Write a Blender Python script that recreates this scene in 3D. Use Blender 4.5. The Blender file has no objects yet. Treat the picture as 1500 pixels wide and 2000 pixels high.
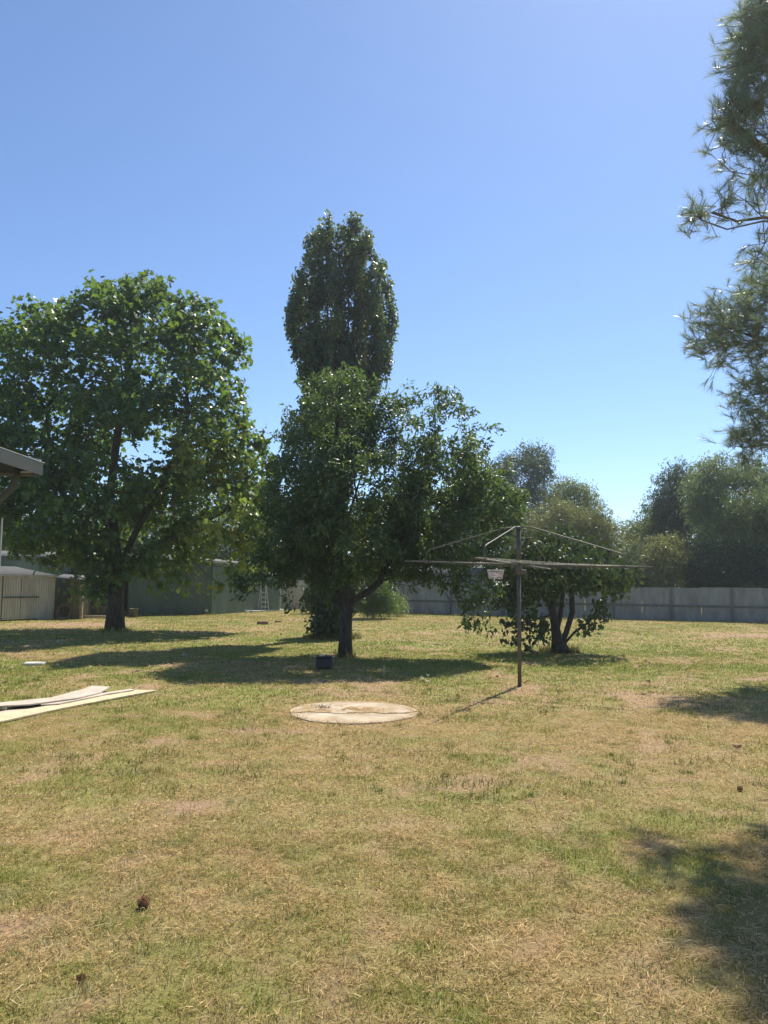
import bpy, math, random
import numpy as np
from mathutils import Vector, Matrix, Euler

R = np.random.default_rng(7)
random.seed(7)
S = bpy.context.scene
C = S.collection

# ------------------------------------------------------------------ camera, sky, sun, exposure
EYE = 1.6
PITCH, ROLL = math.radians(5.33), math.radians(0.5)
FPX = 1500.0
cam_d = bpy.data.cameras.new('camera')
cam = bpy.data.objects.new('camera', cam_d)
C.objects.link(cam)
cam_m = (Euler((math.pi / 2 + PITCH, 0, 0)).to_matrix() @ Matrix.Rotation(ROLL, 3, 'Z'))
cam.matrix_world = Matrix.Translation((0, 0, EYE)) @ cam_m.to_4x4()
cam_d.sensor_fit = 'VERTICAL'
cam_d.sensor_height = 36
cam_d.lens = 36 * FPX / 2000
cam_d.clip_start = 0.05
cam_d.clip_end = 3000
S.camera = cam

SUN_EL, SUN_AZ = math.radians(54), math.radians(27)      # azimuth to the right of the view direction (+Y)
world = bpy.data.worlds.new('World')
S.world = world
world.use_nodes = True
wn = world.node_tree
bg = wn.nodes['Background']
sky = wn.nodes.new('ShaderNodeTexSky')
sky.sky_type = 'NISHITA'
sky.sun_disc = False
sky.sun_elevation = SUN_EL
sky.sun_rotation = SUN_AZ
sky.altitude = 0
sky.air_density = 0.85
sky.dust_density = 0.2
sky.ozone_density = 5.5
wn.links.new(sky.outputs[0], bg.inputs[0])
bg.inputs[1].default_value = 0.12

sun_d = bpy.data.lights.new('sun', 'SUN')
sun_d.energy = 5.0
sun_d.angle = math.radians(0.53)
sun_d.color = (1.0, 0.93, 0.80)
sun = bpy.data.objects.new('sun', sun_d)
C.objects.link(sun)
SUNV = Vector((math.sin(SUN_AZ) * math.cos(SUN_EL), math.cos(SUN_AZ) * math.cos(SUN_EL), math.sin(SUN_EL)))
sun.rotation_euler = SUNV.to_track_quat('Z', 'Y').to_euler()
S.view_settings.view_transform = 'Standard'
S.view_settings.look = 'None'
S.view_settings.gamma = 1
S.view_settings.exposure = 0.55
S.view_settings.use_curve_mapping = False
S.cycles.max_bounces = 8
S.cycles.transmission_bounces = 6
S.cycles.diffuse_bounces = 4
S.cycles.volume_bounces = 1
S.cycles.use_denoising = True


def ray(px, py):
    return cam_m @ Vector((px - 750, 1000 - py, -FPX))


def gp(px, py, z=0.0):
    """ground point seen at a pixel of the 1500x2000 photograph"""
    r = ray(px, py)
    t = (z - EYE) / r.z
    return Vector((r.x * t, r.y * t, z))


def dp(px, py, Y):
    r = ray(px, py)
    t = Y / r.y
    return Vector((r.x * t, Y, EYE + r.z * t))


# ------------------------------------------------------------------ noise
_tab = R.random((257, 257))
_tab[256] = _tab[0]
_tab[:, 256] = _tab[:, 0]


def vnoise(x, y):
    xi = np.floor(x).astype(int); yi = np.floor(y).astype(int)
    fx = x - xi; fy = y - yi
    fx = fx * fx * (3 - 2 * fx); fy = fy * fy * (3 - 2 * fy)
    xi &= 255; yi &= 255
    a = _tab[xi, yi]; b = _tab[xi + 1, yi]; c = _tab[xi, yi + 1]; d = _tab[xi + 1, yi + 1]
    return (a * (1 - fx) + b * fx) * (1 - fy) + (c * (1 - fx) + d * fx) * fy


def fbm(x, y, s, o=4, ox=0.0):
    r = np.zeros_like(x, dtype=float); amp = 0.5; t = 0
    for k in range(o):
        r += amp * vnoise(x * s + 17.3 * k + ox, y * s + 9.1 * k + ox * 1.7); t += amp
        amp *= 0.5; s *= 2.07
    return r / t


def sstep(v, a, b):
    t = np.clip((v - a) / (b - a), 0, 1)
    return t * t * (3 - 2 * t)


# ------------------------------------------------------------------ materials
def nodes(name):
    m = bpy.data.materials.new(name)
    m.use_nodes = True
    nt = m.node_tree
    return m, nt, nt.nodes, nt.links, nt.nodes['Principled BSDF']


def mat_plain(name, col, rough=0.6, metal=0.0, var=0.12, scale=6, bump=0.0, bscale=60, dark=None, spec=0.4, zs=1.0):
    m, nt, N, L, P = nodes(name)
    tc = N.new('ShaderNodeNewGeometry')
    mp = N.new('ShaderNodeMapping'); mp.inputs['Scale'].default_value = (1, 1, zs)
    L.new(tc.outputs['Position'], mp.inputs[0])
    nz = N.new('ShaderNodeTexNoise'); nz.inputs['Scale'].default_value = scale; nz.inputs['Detail'].default_value = 6
    nz.inputs['Roughness'].default_value = 0.65
    L.new(mp.outputs[0], nz.inputs['Vector'])
    cr = N.new('ShaderNodeValToRGB')
    d = dark or tuple(c * (1 - 3 * var) for c in col)
    cr.color_ramp.elements[0].position = 0.3; cr.color_ramp.elements[0].color = (*d, 1)
    cr.color_ramp.elements[1].position = 0.68; cr.color_ramp.elements[1].color = (*[min(1, c * (1 + var)) for c in col], 1)
    L.new(nz.outputs['Fac'], cr.inputs[0])
    L.new(cr.outputs[0], P.inputs['Base Color'])
    P.inputs['Roughness'].default_value = rough
    P.inputs['Metallic'].default_value = metal
    P.inputs['Specular IOR Level'].default_value = spec
    if bump:
        n2 = N.new('ShaderNodeTexNoise'); n2.inputs['Scale'].default_value = bscale; n2.inputs['Detail'].default_value = 5
        L.new(tc.outputs['Position'], n2.inputs['Vector'])
        b = N.new('ShaderNodeBump'); b.inputs['Strength'].default_value = bump; b.inputs['Distance'].default_value = 0.02
        L.new(n2.outputs['Fac'], b.inputs['Height']); L.new(b.outputs[0], P.inputs['Normal'])
    return m


def mat_leaf(name, stops, trans=(0.25, 0.4, 0.05), tfac=0.35, rough=0.42, spec=0.5, bigvar=0.5):
    """leaf colours picked by the per-leaf attribute tint, plus slow variation across the crown"""
    m, nt, N, L, P = nodes(name)
    at = N.new('ShaderNodeAttribute'); at.attribute_name = 'tint'
    cr = N.new('ShaderNodeValToRGB')
    E = cr.color_ramp.elements
    while len(E) < len(stops):
        E.new(0.5)
    for e, (p, c) in zip(E, stops):
        e.position = p; e.color = (*c, 1)
    L.new(at.outputs['Fac'], cr.inputs[0])
    L.new(cr.outputs[0], P.inputs['Base Color'])
    P.inputs['Roughness'].default_value = rough
    P.inputs['Specular IOR Level'].default_value = spec
    tr = N.new('ShaderNodeBsdfTranslucent')
    mx = N.new('ShaderNodeMix'); mx.data_type = 'RGBA'; mx.blend_type = 'MIX'
    mx.inputs['Factor'].default_value = 0.75
    L.new(cr.outputs[0], mx.inputs['A']); mx.inputs['B'].default_value = (*trans, 1)
    L.new(mx.outputs['Result'], tr.inputs['Color'])
    ms = N.new('ShaderNodeMixShader'); ms.inputs[0].default_value = tfac
    L.new(P.outputs[0], ms.inputs[1]); L.new(tr.outputs[0], ms.inputs[2])
    L.new(ms.outputs[0], N['Material Output'].inputs['Surface'])
    return m


def mat_bark(name, col, scale=14):
    m, nt, N, L, P = nodes(name)
    tc = N.new('ShaderNodeTexCoord')
    mp = N.new('ShaderNodeMapping'); mp.inputs['Scale'].default_value = (1, 1, 0.22)
    L.new(tc.outputs['Object'], mp.inputs[0])
    nz = N.new('ShaderNodeTexNoise'); nz.inputs['Scale'].default_value = scale; nz.inputs['Detail'].default_value = 8
    nz.inputs['Roughness'].default_value = 0.7
    L.new(mp.outputs[0], nz.inputs['Vector'])
    cr = N.new('ShaderNodeValToRGB')
    cr.color_ramp.elements[0].position = 0.35; cr.color_ramp.elements[0].color = (*[c * 0.35 for c in col], 1)
    cr.color_ramp.elements[1].position = 0.65; cr.color_ramp.elements[1].color = (*[c * 1.25 for c in col], 1)
    L.new(nz.outputs['Fac'], cr.inputs[0]); L.new(cr.outputs[0], P.inputs['Base Color'])
    P.inputs['Roughness'].default_value = 0.9
    b = N.new('ShaderNodeBump'); b.inputs['Strength'].default_value = 0.9; b.inputs['Distance'].default_value = 0.04
    L.new(nz.outputs['Fac'], b.inputs['Height']); L.new(b.outputs[0], P.inputs['Normal'])
    return m


def mat_vcol(name, rough=0.9, trans=0.0, detail=0.0):
    m, nt, N, L, P = nodes(name)
    at = N.new('ShaderNodeAttribute'); at.attribute_name = 'col'
    src = at.outputs['Color']
    if detail:
        g = N.new('ShaderNodeNewGeometry')
        nz = N.new('ShaderNodeTexNoise'); nz.inputs['Scale'].default_value = 45; nz.inputs['Detail'].default_value = 8
        nz.inputs['Roughness'].default_value = 0.75
        L.new(g.outputs['Position'], nz.inputs['Vector'])
        mr = N.new('ShaderNodeMapRange'); mr.inputs[1].default_value = 0.3; mr.inputs[2].default_value = 0.7
        mr.inputs[3].default_value = 0.35; mr.inputs[4].default_value = 1.25
        L.new(nz.outputs['Fac'], mr.inputs[0])
        mm = N.new('ShaderNodeVectorMath'); mm.operation = 'SCALE'
        L.new(src, mm.inputs[0]); L.new(mr.outputs[0], mm.inputs['Scale'])
        src = mm.outputs[0]
        b = N.new('ShaderNodeBump'); b.inputs['Strength'].default_value = 0.8; b.inputs['Distance'].default_value = 0.02
        L.new(nz.outputs['Fac'], b.inputs['Height']); L.new(b.outputs[0], P.inputs['Normal'])
    L.new(src, P.inputs['Base Color'])
    P.inputs['Roughness'].default_value = rough
    P.inputs['Specular IOR Level'].default_value = 0.25
    if trans:
        tr = N.new('ShaderNodeBsdfTranslucent'); L.new(src, tr.inputs['Color'])
        ms = N.new('ShaderNodeMixShader'); ms.inputs[0].default_value = trans
        L.new(P.outputs[0], ms.inputs[1]); L.new(tr.outputs[0], ms.inputs[2])
        L.new(ms.outputs[0], N['Material Output'].inputs['Surface'])
    return m


M = dict(
    ground=mat_vcol('soil_and_turf', 0.95, 0, 1),
    grass=mat_vcol('grass_blades', 0.6, 0.35),
    fallen=mat_vcol('fallen_leaf_tan', 0.7, 0.2),
    galv=mat_plain('galvanised_steel', (0.15, 0.138, 0.115), 0.55, 0.3, 0.12, 9),
    galv_dull=mat_plain('weathered_steel', (0.14, 0.125, 0.10), 0.6, 0.4, 0.15, 7),
    wire=mat_plain('line_wire', (0.12, 0.115, 0.10), 0.5, 0.5, 0.05, 7),
    basket=mat_plain('basket_wire', (0.62, 0.55, 0.53), 0.6, 0, 0.05, 9),
    concrete=mat_plain('old_concrete', (0.54, 0.455, 0.34), 0.95, 0, 0.06, 3.2, 0.6, 70, dark=(0.36, 0.275, 0.175)),
    slab=mat_plain('pale_concrete', (0.60, 0.57, 0.50), 0.9, 0, 0.08, 4, 0.4, 60),
    fibro=mat_plain('fibro_sheet_white', (0.56, 0.48, 0.39), 0.9, 0, 0.09, 5, 0.15, 50),
    fibro_y=mat_plain('fibro_sheet_cream', (0.62, 0.52, 0.33), 0.9, 0, 0.08, 5, 0.15, 50),
    fence=mat_plain('fence_sheet_grey', (0.245, 0.25, 0.24), 0.85, 0, 0.13, 2.6, 0.15, 30, zs=.35),
    fence_rail=mat_plain('fence_rail_grey', (0.12, 0.125, 0.12), 0.8, 0, 0.08, 4),
    fence_post=mat_plain('fence_post_grey', (0.14, 0.15, 0.145), 0.75, 0.2, 0.1, 4),
    shed_cream=mat_plain('cream_ribbed_steel', (0.42, 0.385, 0.30), 0.65, 0.0, 0.10, 3.5, zs=.25),
    shed_green=mat_plain('green_ribbed_steel', (0.10, 0.135, 0.095), 0.65, 0.0, 0.11, 2.2, zs=.25),
    shed_pale=mat_plain('pale_green_ribbed_steel', (0.17, 0.215, 0.165), 0.6, 0.0, 0.09, 2.0, zs=.25),
    tank=mat_plain('green_tank', (0.13, 0.18, 0.14), 0.5, 0.1, 0.06, 2),
    zinc=mat_plain('zinc_roof', (0.15, 0.15, 0.145), 0.8, 0.0, 0.1, 3),
    brown=mat_plain('brown_ribbed_steel', (0.16, 0.13, 0.08), 0.8, 0.1, 0.12, 3),
    timber=mat_bark('grey_timber', (0.33, 0.26, 0.17), 9),
    latch=mat_plain('dark_latch', (0.10, 0.09, 0.08), 0.7, 0.3, 0.1, 9),
    alu=mat_plain('ladder_aluminium', (0.55, 0.55, 0.54), 0.5, 0.3, 0.06, 9),
    carport=mat_plain('painted_beam_grey', (0.055, 0.065, 0.06), 0.6, 0.0, 0.07, 3),
    gutter=mat_plain('pale_gutter', (0.50, 0.50, 0.47), 0.45, 0.2, 0.06, 4),
    brick=mat_plain('old_brick', (0.33, 0.20, 0.13), 0.95, 0, 0.12, 22, 0.5, 90),
    bucket=mat_plain('grey_plastic', (0.028, 0.028, 0.032), 0.6, 0, 0.06, 5),
    lid=mat_plain('pale_lid', (0.55, 0.56, 0.60), 0.3, 0, 0.05, 5),
    stake=mat_plain('white_stake', (0.7, 0.68, 0.6), 0.7),
    cone=mat_plain('pine_cone_brown', (0.24, 0.12, 0.06), 0.85, 0, 0.15, 40, spec=0.2),
    junk=mat_plain('rusty_brown', (0.20, 0.13, 0.08), 0.9, 0, 0.15, 6, 0.4, 30),
    white=mat_plain('white_enamel', (0.7, 0.7, 0.68), 0.5),
    bark_plane=mat_bark('plane_bark', (0.085, 0.062, 0.042)),
    bark_grey=mat_bark('grey_bark', (0.06, 0.05, 0.038), 18),
    bark_pine=mat_bark('pine_bark', (0.20, 0.15, 0.115), 12),
    bark_gum=mat_bark('gum_bark', (0.32, 0.26, 0.20), 6),
    groove_shade=mat_plain('groove_shade_brown', (0.17, 0.14, 0.10), 0.9, 0, 0.12, 8),
    straw=mat_plain('straw', (0.5, 0.40, 0.22), 0.8, 0, 0.1, 20),
)
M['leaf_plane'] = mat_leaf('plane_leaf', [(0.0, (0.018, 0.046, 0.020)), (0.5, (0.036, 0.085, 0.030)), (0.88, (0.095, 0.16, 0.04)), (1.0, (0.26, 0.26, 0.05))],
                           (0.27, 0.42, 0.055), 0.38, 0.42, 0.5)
M['leaf_poplar'] = mat_leaf('poplar_leaf', [(0.0, (0.025, 0.052, 0.034)), (0.6, (0.05, 0.09, 0.046)), (0.93, (0.13, 0.17, 0.06)), (1.0, (0.28, 0.26, 0.06))],
                            (0.24, 0.33, 0.09), 0.38, 0.38, 0.5)
M['leaf_fruit'] = mat_leaf('fruit_tree_leaf', [(0.0, (0.022, 0.050, 0.022)), (0.6, (0.042, 0.085, 0.030)), (1.0, (0.11, 0.155, 0.045))],
                           (0.22, 0.34, 0.055), 0.32, 0.42, 0.5)
M['leaf_broad'] = mat_leaf('broad_leaf', [(0.0, (0.028, 0.055, 0.020)), (0.6, (0.055, 0.09, 0.03)), (1.0, (0.11, 0.14, 0.04))],
                           (0.12, 0.18, 0.03), 0.22, 0.5, 0.35)
M['leaf_bright'] = mat_leaf('bright_shrub_leaf', [(0.0, (0.045, 0.10, 0.02)), (0.6, (0.08, 0.15, 0.03)), (1.0, (0.15, 0.20, 0.04))],
                            (0.25, 0.38, 0.05), 0.38, 0.42)
M['leaf_gum'] = mat_leaf('gum_leaf', [(0.0, (0.055, 0.09, 0.034)), (0.6, (0.125, 0.185, 0.065)), (1.0, (0.25, 0.30, 0.11))],
                         (0.27, 0.34, 0.10), 0.42, 0.42)
M['leaf_olive'] = mat_leaf('olive_leaf', [(0.0, (0.055, 0.085, 0.028)), (0.55, (0.13, 0.155, 0.045)), (1.0, (0.33, 0.27, 0.08))],
                           (0.28, 0.30, 0.07), 0.38, 0.5)
M['leaf_dark'] = mat_leaf('dark_leaf', [(0.0, (0.03, 0.05, 0.022)), (0.6, (0.065, 0.1, 0.042)), (1.0, (0.14, 0.17, 0.07))],
                          (0.12, 0.18, 0.07), 0.3, 0.5)
M['needle'] = mat_leaf('pine_needle', [(0.0, (0.08, 0.12, 0.07)), (0.6, (0.15, 0.20, 0.11)), (1.0, (0.27, 0.29, 0.17))],
                       (0.30, 0.38, 0.18), 0.42, 0.30, 0.7)


# ------------------------------------------------------------------ object helpers
def props(o, label=None, cat=None, group=None, kind=None):
    if label: o['label'] = label
    if cat: o['category'] = cat
    if group: o['group'] = group
    if kind: o['kind'] = kind
    return o


def empty(name, loc, label, cat, group=None, rz=0.0):
    o = bpy.data.objects.new(name, None)
    C.objects.link(o)
    o.location = loc; o.rotation_euler = (0, 0, rz)
    o.empty_display_size = 0.2
    return props(o, label, cat, group)


def link(name, me, parent=None):
    o = bpy.data.objects.new(name, me)
    C.objects.link(o)
    if parent is not None:
        o.parent = parent
    return o


class MB:
    """collects shapes and builds them as one mesh"""
    def __init__(s):
        s.v = []; s.f = []

    def add(s, vs, fs):
        b = len(s.v)
        s.v += [tuple(v) for v in vs]
        s.f += [tuple(i + b for i in f) for f in fs]
        return s

    def box(s, c, d, rot=None, bev=0.0):
        hx, hy, hz = d[0] / 2, d[1] / 2, d[2] / 2
        vs = []
        if bev:
            b = min(bev, hx * .9, hy * .9, hz * .9)
            for sx in (-1, 1):
                for sy in (-1, 1):
                    for sz in (-1, 1):
                        vs += [(sx * (hx - b), sy * (hy - b), sz * hz), (sx * (hx - b), sy * hy, sz * (hz - b)), (sx * hx, sy * (hy - b), sz * (hz - b))]
            import bmesh
            bm = bmesh.new()
            for v in vs: bm.verts.new(v)
            bmesh.ops.convex_hull(bm, input=bm.verts)
            bm.verts.index_update()
            vs = [v.co.copy() for v in bm.verts]; fs = [[v.index for v in f.verts] for f in bm.faces]
            bm.free()
        else:
            vs = [Vector((x, y, z)) for x in (-hx, hx) for y in (-hy, hy) for z in (-hz, hz)]
            fs = [(0, 1, 3, 2), (4, 6, 7, 5), (0, 4, 5, 1), (2, 3, 7, 6), (0, 2, 6, 4), (1, 5, 7, 3)]
        m = rot if rot is not None else Matrix.Identity(3)
        return s.add([m @ Vector(v) + Vector(c) for v in vs], fs)

    def bar(s, a, b, w, h):
        """box section beam from a to b"""
        a = Vector(a); b = Vector(b); d = b - a
        q = d.to_track_quat('X', 'Z').to_matrix()
        return s.box((a + b) / 2, (d.length, w, h), q)

    def tube(s, pts, r, n=8, cap=True):
        pts = [Vector(p) for p in pts]
        rs = r if isinstance(r, (list, tuple)) else [r] * len(pts)
        vs = []; fs = []
        up = None
        for i, p in enumerate(pts):
            d = (pts[min(i + 1, len(pts) - 1)] - pts[max(i - 1, 0)]).normalized()
            if up is None:
                up = d.orthogonal().normalized()
            up = (up - d * up.dot(d)).normalized()
            sd = d.cross(up)
            for k in range(n):
                a = 2 * math.pi * k / n
                vs.append(p + (up * math.cos(a) + sd * math.sin(a)) * rs[i])
        for i in range(len(pts) - 1):
            for k in range(n):
                k2 = (k + 1) % n
                fs.append((i * n + k, i * n + k2, (i + 1) * n + k2, (i + 1) * n + k))
        if cap:
            fs.append(tuple(range(n))[::-1]); fs.append(tuple((len(pts) - 1) * n + k for k in range(n)))
        return s.add(vs, fs)

    def lathe(s, c, prof, n=24):
        vs = []; fs = []
        for (r, z) in prof:
            for k in range(n):
                a = 2 * math.pi * k / n
                vs.append((c[0] + r * math.cos(a), c[1] + r * math.sin(a), c[2] + z))
        for i in range(len(prof) - 1):
            for k in range(n):
                k2 = (k + 1) % n
                fs.append((i * n + k, i * n + k2, (i + 1) * n + k2, (i + 1) * n + k))
        return s.add(vs, fs)

    def mesh(s, name, mat, smooth=False):
        me = bpy.data.meshes.new(name)
        me.from_pydata([tuple(v) for v in s.v], [], s.f)
        me.materials.append(mat)
        if smooth:
            me.polygons.foreach_set('use_smooth', [True] * len(me.polygons))
        me.update()
        return me

    def build(s, name, mat, parent=None, smooth=False):
        return link(name, s.mesh(name, mat, smooth), parent)


def np_mesh(name, V, T, mat, tint=None, col=None, smooth=False):
    """V (n,3) float, T (m,3) int triangles"""
    me = bpy.data.meshes.new(name)
    nv, nt_ = len(V), len(T)
    me.vertices.add(nv); me.vertices.foreach_set('co', np.ascontiguousarray(V, np.float32).ravel())
    me.loops.add(nt_ * 3); me.loops.foreach_set('vertex_index', np.ascontiguousarray(T, np.int32).ravel())
    me.polygons.add(nt_)
    me.polygons.foreach_set('loop_start', np.arange(0, nt_ * 3, 3, dtype=np.int32))
    me.polygons.foreach_set('use_smooth', np.full(nt_, smooth, bool))
    me.update(calc_edges=True)
    if tint is not None:
        a = me.attributes.new('tint', 'FLOAT', 'POINT')
        a.data.foreach_set('value', np.ascontiguousarray(tint, np.float32))
    if col is not None:
        a = me.attributes.new('col', 'FLOAT_COLOR', 'POINT')
        c4 = np.ones((nv, 4), np.float32); c4[:, :3] = col
        a.data.foreach_set('color', c4.ravel())
    me.materials.append(mat)
    return me


def norm(a):
    return a / np.maximum(np.linalg.norm(a, axis=-1, keepdims=True), 1e-9)


def stamp(tv, tf, P, D, Nn, sc, tint):
    """copies of a leaf template (x across, y along, z normal) at P with length axis D and normal Nn"""
    D = norm(D)
    Nn = norm(Nn - D * (Nn * D).sum(1, keepdims=True))
    X = np.cross(D, Nn)
    sc = sc[:, None, None]
    V = P[:, None, :] + sc * (tv[None, :, 0:1] * X[:, None, :] + tv[None, :, 1:2] * D[:, None, :] + tv[None, :, 2:3] * Nn[:, None, :])
    k = len(tv)
    T = (np.arange(len(P))[:, None, None] * k + tf[None]).reshape(-1, 3)
    return V.reshape(-1, 3), T, np.repeat(tint, k)


def fan(outline, droop=0.0):
    """leaf outline (x,y) as a triangle fan round a centre, cupped along the midrib"""
    o = np.array(outline, float)
    c = np.array([[0, o[:, 1].mean()]])
    xy = np.vstack([c, o])
    z = 0.25 * np.abs(xy[:, 0]) - droop * xy[:, 1] ** 2
    tv = np.column_stack([xy, z])
    n = len(o)
    tf = np.array([(0, 1 + i, 1 + (i + 1) % n) for i in range(n)])
    return tv, tf


# leaf templates, unit length about 1
LEAF_PLANE = fan([(0, 0), (0.30, 0.05), (0.50, 0.30), (0.26, 0.42), (0.42, 0.72), (0.14, 0.66), (0, 1.0), (-0.14, 0.66), (-0.42, 0.72), (-0.26, 0.42), (-0.50, 0.30), (-0.30, 0.05)], 0.12)
LEAF_RHOMB = fan([(0, 0), (0.42, 0.34), (0, 1.0), (-0.42, 0.34)], 0.1)
LEAF_ELL = (np.array([(0, 0, 0), (0.2, 0.4, 0.06), (-0.2, 0.4, 0.06), (0.0, 1.0, -0.16), (0, 0.42, 0)]),
            np.array([(0, 1, 4), (0, 4, 2), (4, 1, 3), (4, 3, 2)]))
LEAF_HEART = fan([(0, 0.08), (0.30, 0.0), (0.40, 0.35), (0, 1.0), (-0.40, 0.35), (-0.30, 0.0)], 0.15)
LEAF_GUM = (np.array([(0, 0, 0), (0.12, 0.4, 0.0), (-0.12, 0.4, 0.0), (0.03, 1.0, -0.1)]), np.array([(0, 1, 2), (1, 3, 2)]))


def spray(n, seed, length=0.8, lw=0.34):
    """a twig's worth of narrow leaves as one template, for far crowns"""
    r = np.random.default_rng(seed)
    tv = []; tf = []
    for i in range(n):
        b = r.normal(0, .28, 3) + np.array([0, .3, 0])
        d = norm(r.normal(0, .5, 3) + np.array([0, 1, 0])); l = r.uniform(.35, .75) * length
        s = norm(np.cross(d, r.normal(0, 1, 3))) * lw * l
        k = len(tv)
        tv += [b - s * .5, b + s * .5, b + d * l]
        tf.append((k, k + 1, k + 2))
    return np.array(tv), np.array(tf)


def shoot(n, seed, w=0.012):
    """a pine shoot: needles raked forward round the axis +y"""
    r = np.random.default_rng(seed)
    tv = []; tf = []
    for i in range(n):
        t = r.uniform(-0.35, 0.75)
        a = r.uniform(0, 2 * np.pi); th = np.radians(r.uniform(12, 58) * (1.05 - 0.35 * (t + .35)))
        d = np.array([math.sin(th) * math.cos(a), math.cos(th), math.sin(th) * math.sin(a)])
        b = np.array([0, t, 0]); l = r.uniform(.75, 1.1)
        s = norm(np.cross(d, r.normal(0, 1, 3))) * w
        k = len(tv)
        tv += [b - s, b + s, b + d * l + np.array([0, 0, -0.05])]
        tf.append((k, k + 1, k + 2))
    return np.array(tv), np.array(tf)


# ------------------------------------------------------------------ trees
def sample_lobes(lobes, n, shell=0.45, rng=None):
    """lobes: (centre, radii) ellipsoids; n points, share by volume"""
    rng = rng or R
    vol = np.array([np.prod(r) ** 0.8 for c, r in lobes]); vol /= vol.sum()
    out = []
    for (c, r), k in zip(lobes, rng.multinomial(n, vol)):
        u = norm(rng.normal(0, 1, (k, 3)))
        rad = rng.random(k) ** (1 / 3 * (1 - shell) + 0.0)
        out.append(np.array(c) + u * rad[:, None] * np.array(r))
    return np.vstack(out)


def carve(P, s, th, ox=0.0):
    """opens gaps between boughs"""
    v = fbm(P[:, 0] + 0.6 * P[:, 1] + ox, P[:, 2] * 1.1 + 0.35 * P[:, 1], s, 3, 33.0)
    return P[v > th]


def thin(P, dmin):
    keep = []
    Q = np.empty((0, 3))
    for p in P:
        if len(Q) == 0 or ((Q - p) ** 2).sum(1).min() > dmin * dmin:
            keep.append(p); Q = np.vstack([Q, p])
    return np.array(keep)


def grow(seeds, pts, seg=0.45, lam=0.35, bend=0.12, rng=None):
    """seeds: polylines [(x,y,z)...], the first is the trunk, the others start at its nearest node.
    Connects every crown point to the nearest suitable wood. Returns nodes, parents."""
    rng = rng or R
    nodes_ = []; par = []; plen = []
    for si, line in enumerate(seeds):
        prev = -1
        if si:
            a = np.array(line[0]); A = np.array(nodes_)
            prev = int(((A - a) ** 2).sum(1).argmin())
        for j in range(len(line)):
            p = np.array(line[j], float)
            q = nodes_[prev] if prev >= 0 else None
            if q is not None:
                L_ = np.linalg.norm(p - q); k = max(1, int(L_ / seg))
                for t in range(1, k + 1):
                    nodes_.append(q + (p - q) * t / k); par.append(prev); plen.append(plen[prev] + L_ / k); prev = len(nodes_) - 1
            else:
                nodes_.append(p); par.append(-1); plen.append(0.0); prev = len(nodes_) - 1
    root = nodes_[0]
    top0 = np.array(seeds[0][-1])
    order = np.argsort(((pts - top0) ** 2).sum(1))
    tips = []
    low = max(0.25 * top0[2], 0.3)
    for i in order:
        p = pts[i]
        A = np.array(nodes_); Lp = np.array(plen)
        d = np.linalg.norm(A - p, axis=1)
        hor = np.maximum(0, A[:, 2] - p[2])
        cost = d + lam * Lp + 0.6 * hor + (A[:, 2] < low) * 5
        q = int(cost.argmin())
        v = p - nodes_[q]; L_ = np.linalg.norm(v); k = max(1, int(L_ / seg))
        up0 = nodes_[q] - nodes_[par[q]] if par[q] >= 0 else np.array([0, 0, 1.0])
        up0 = up0 / (np.linalg.norm(up0) + 1e-9) * L_ * 0.35
        prev = q; base = nodes_[q].copy()
        for t in range(1, k + 1):
            f = t / k
            c = base + up0 * 1.0
            pos = (1 - f) ** 2 * base + 2 * f * (1 - f) * c * 0.5 + 2 * f * (1 - f) * (base + v * .5) * 0.5 + f * f * p if k > 1 else p
            if t < k: pos = pos + rng.normal(0, bend * seg, 3)
            nodes_.append(pos); par.append(prev); plen.append(plen[prev] + L_ / k); prev = len(nodes_) - 1
        tips.append(prev)
    return np.array(nodes_), np.array(par), tips


def wood_mesh(name, nd, par, base_r, tip_r, mat, parent, e=2.3, split=None, flare=1.35, n_big=10, n_small=4, origin=None):
    n = len(nd)
    kids = [[] for _ in range(n)]
    for i, p in enumerate(par):
        if p >= 0: kids[p].append(i)
    acc = np.zeros(n)
    for i in range(n - 1, -1, -1):
        if acc[i] == 0: acc[i] = tip_r ** e
        if par[i] >= 0: acc[par[i]] += acc[i]
    r = acc ** (1 / e)
    top = r[0]
    ex = math.log(base_r / tip_r) / math.log(top / tip_r)
    r = tip_r * (r / tip_r) ** ex
    O = np.array(origin if origin is not None else (0, 0, 0))
    big = MB(); small = MB()
    stack = [(0, None)]
    while stack:
        s, p = stack.pop()
        chain = ([p] if p is not None else []) + [s]
        rr = ([min(r[p], r[s] * 1.25)] if p is not None else []) + [r[s]]
        cur = s
        while kids[cur]:
            ks = sorted(kids[cur], key=lambda k: -r[k])
            for k in ks[1:]:
                stack.append((k, cur))
            cur = ks[0]; chain.append(cur); rr.append(r[cur])
        pts = [Vector(nd[c] - O) for c in chain]
        if p is None:
            rr = [x * (1 + (flare - 1) * math.exp(-(nd[c][2] - nd[0][2]) / 0.18)) for x, c in zip(rr, chain)]
        if len(pts) < 2: continue
        # cut where it becomes thin
        lim = split if split else 0
        k = next((i for i, x in enumerate(rr) if x < lim), len(rr))
        if k >= 2: big.tube(pts[:k], rr[:k], n_big, True)
        if k < len(rr): 
            a = max(0, k - 1)
            small.tube(pts[a:], rr[a:], n_small if rr[a] < 0.05 else 6, False)
    if big.v: big.build('trunk', mat, parent, True)
    if small.v: small.build('branches', mat, parent, True)


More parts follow.
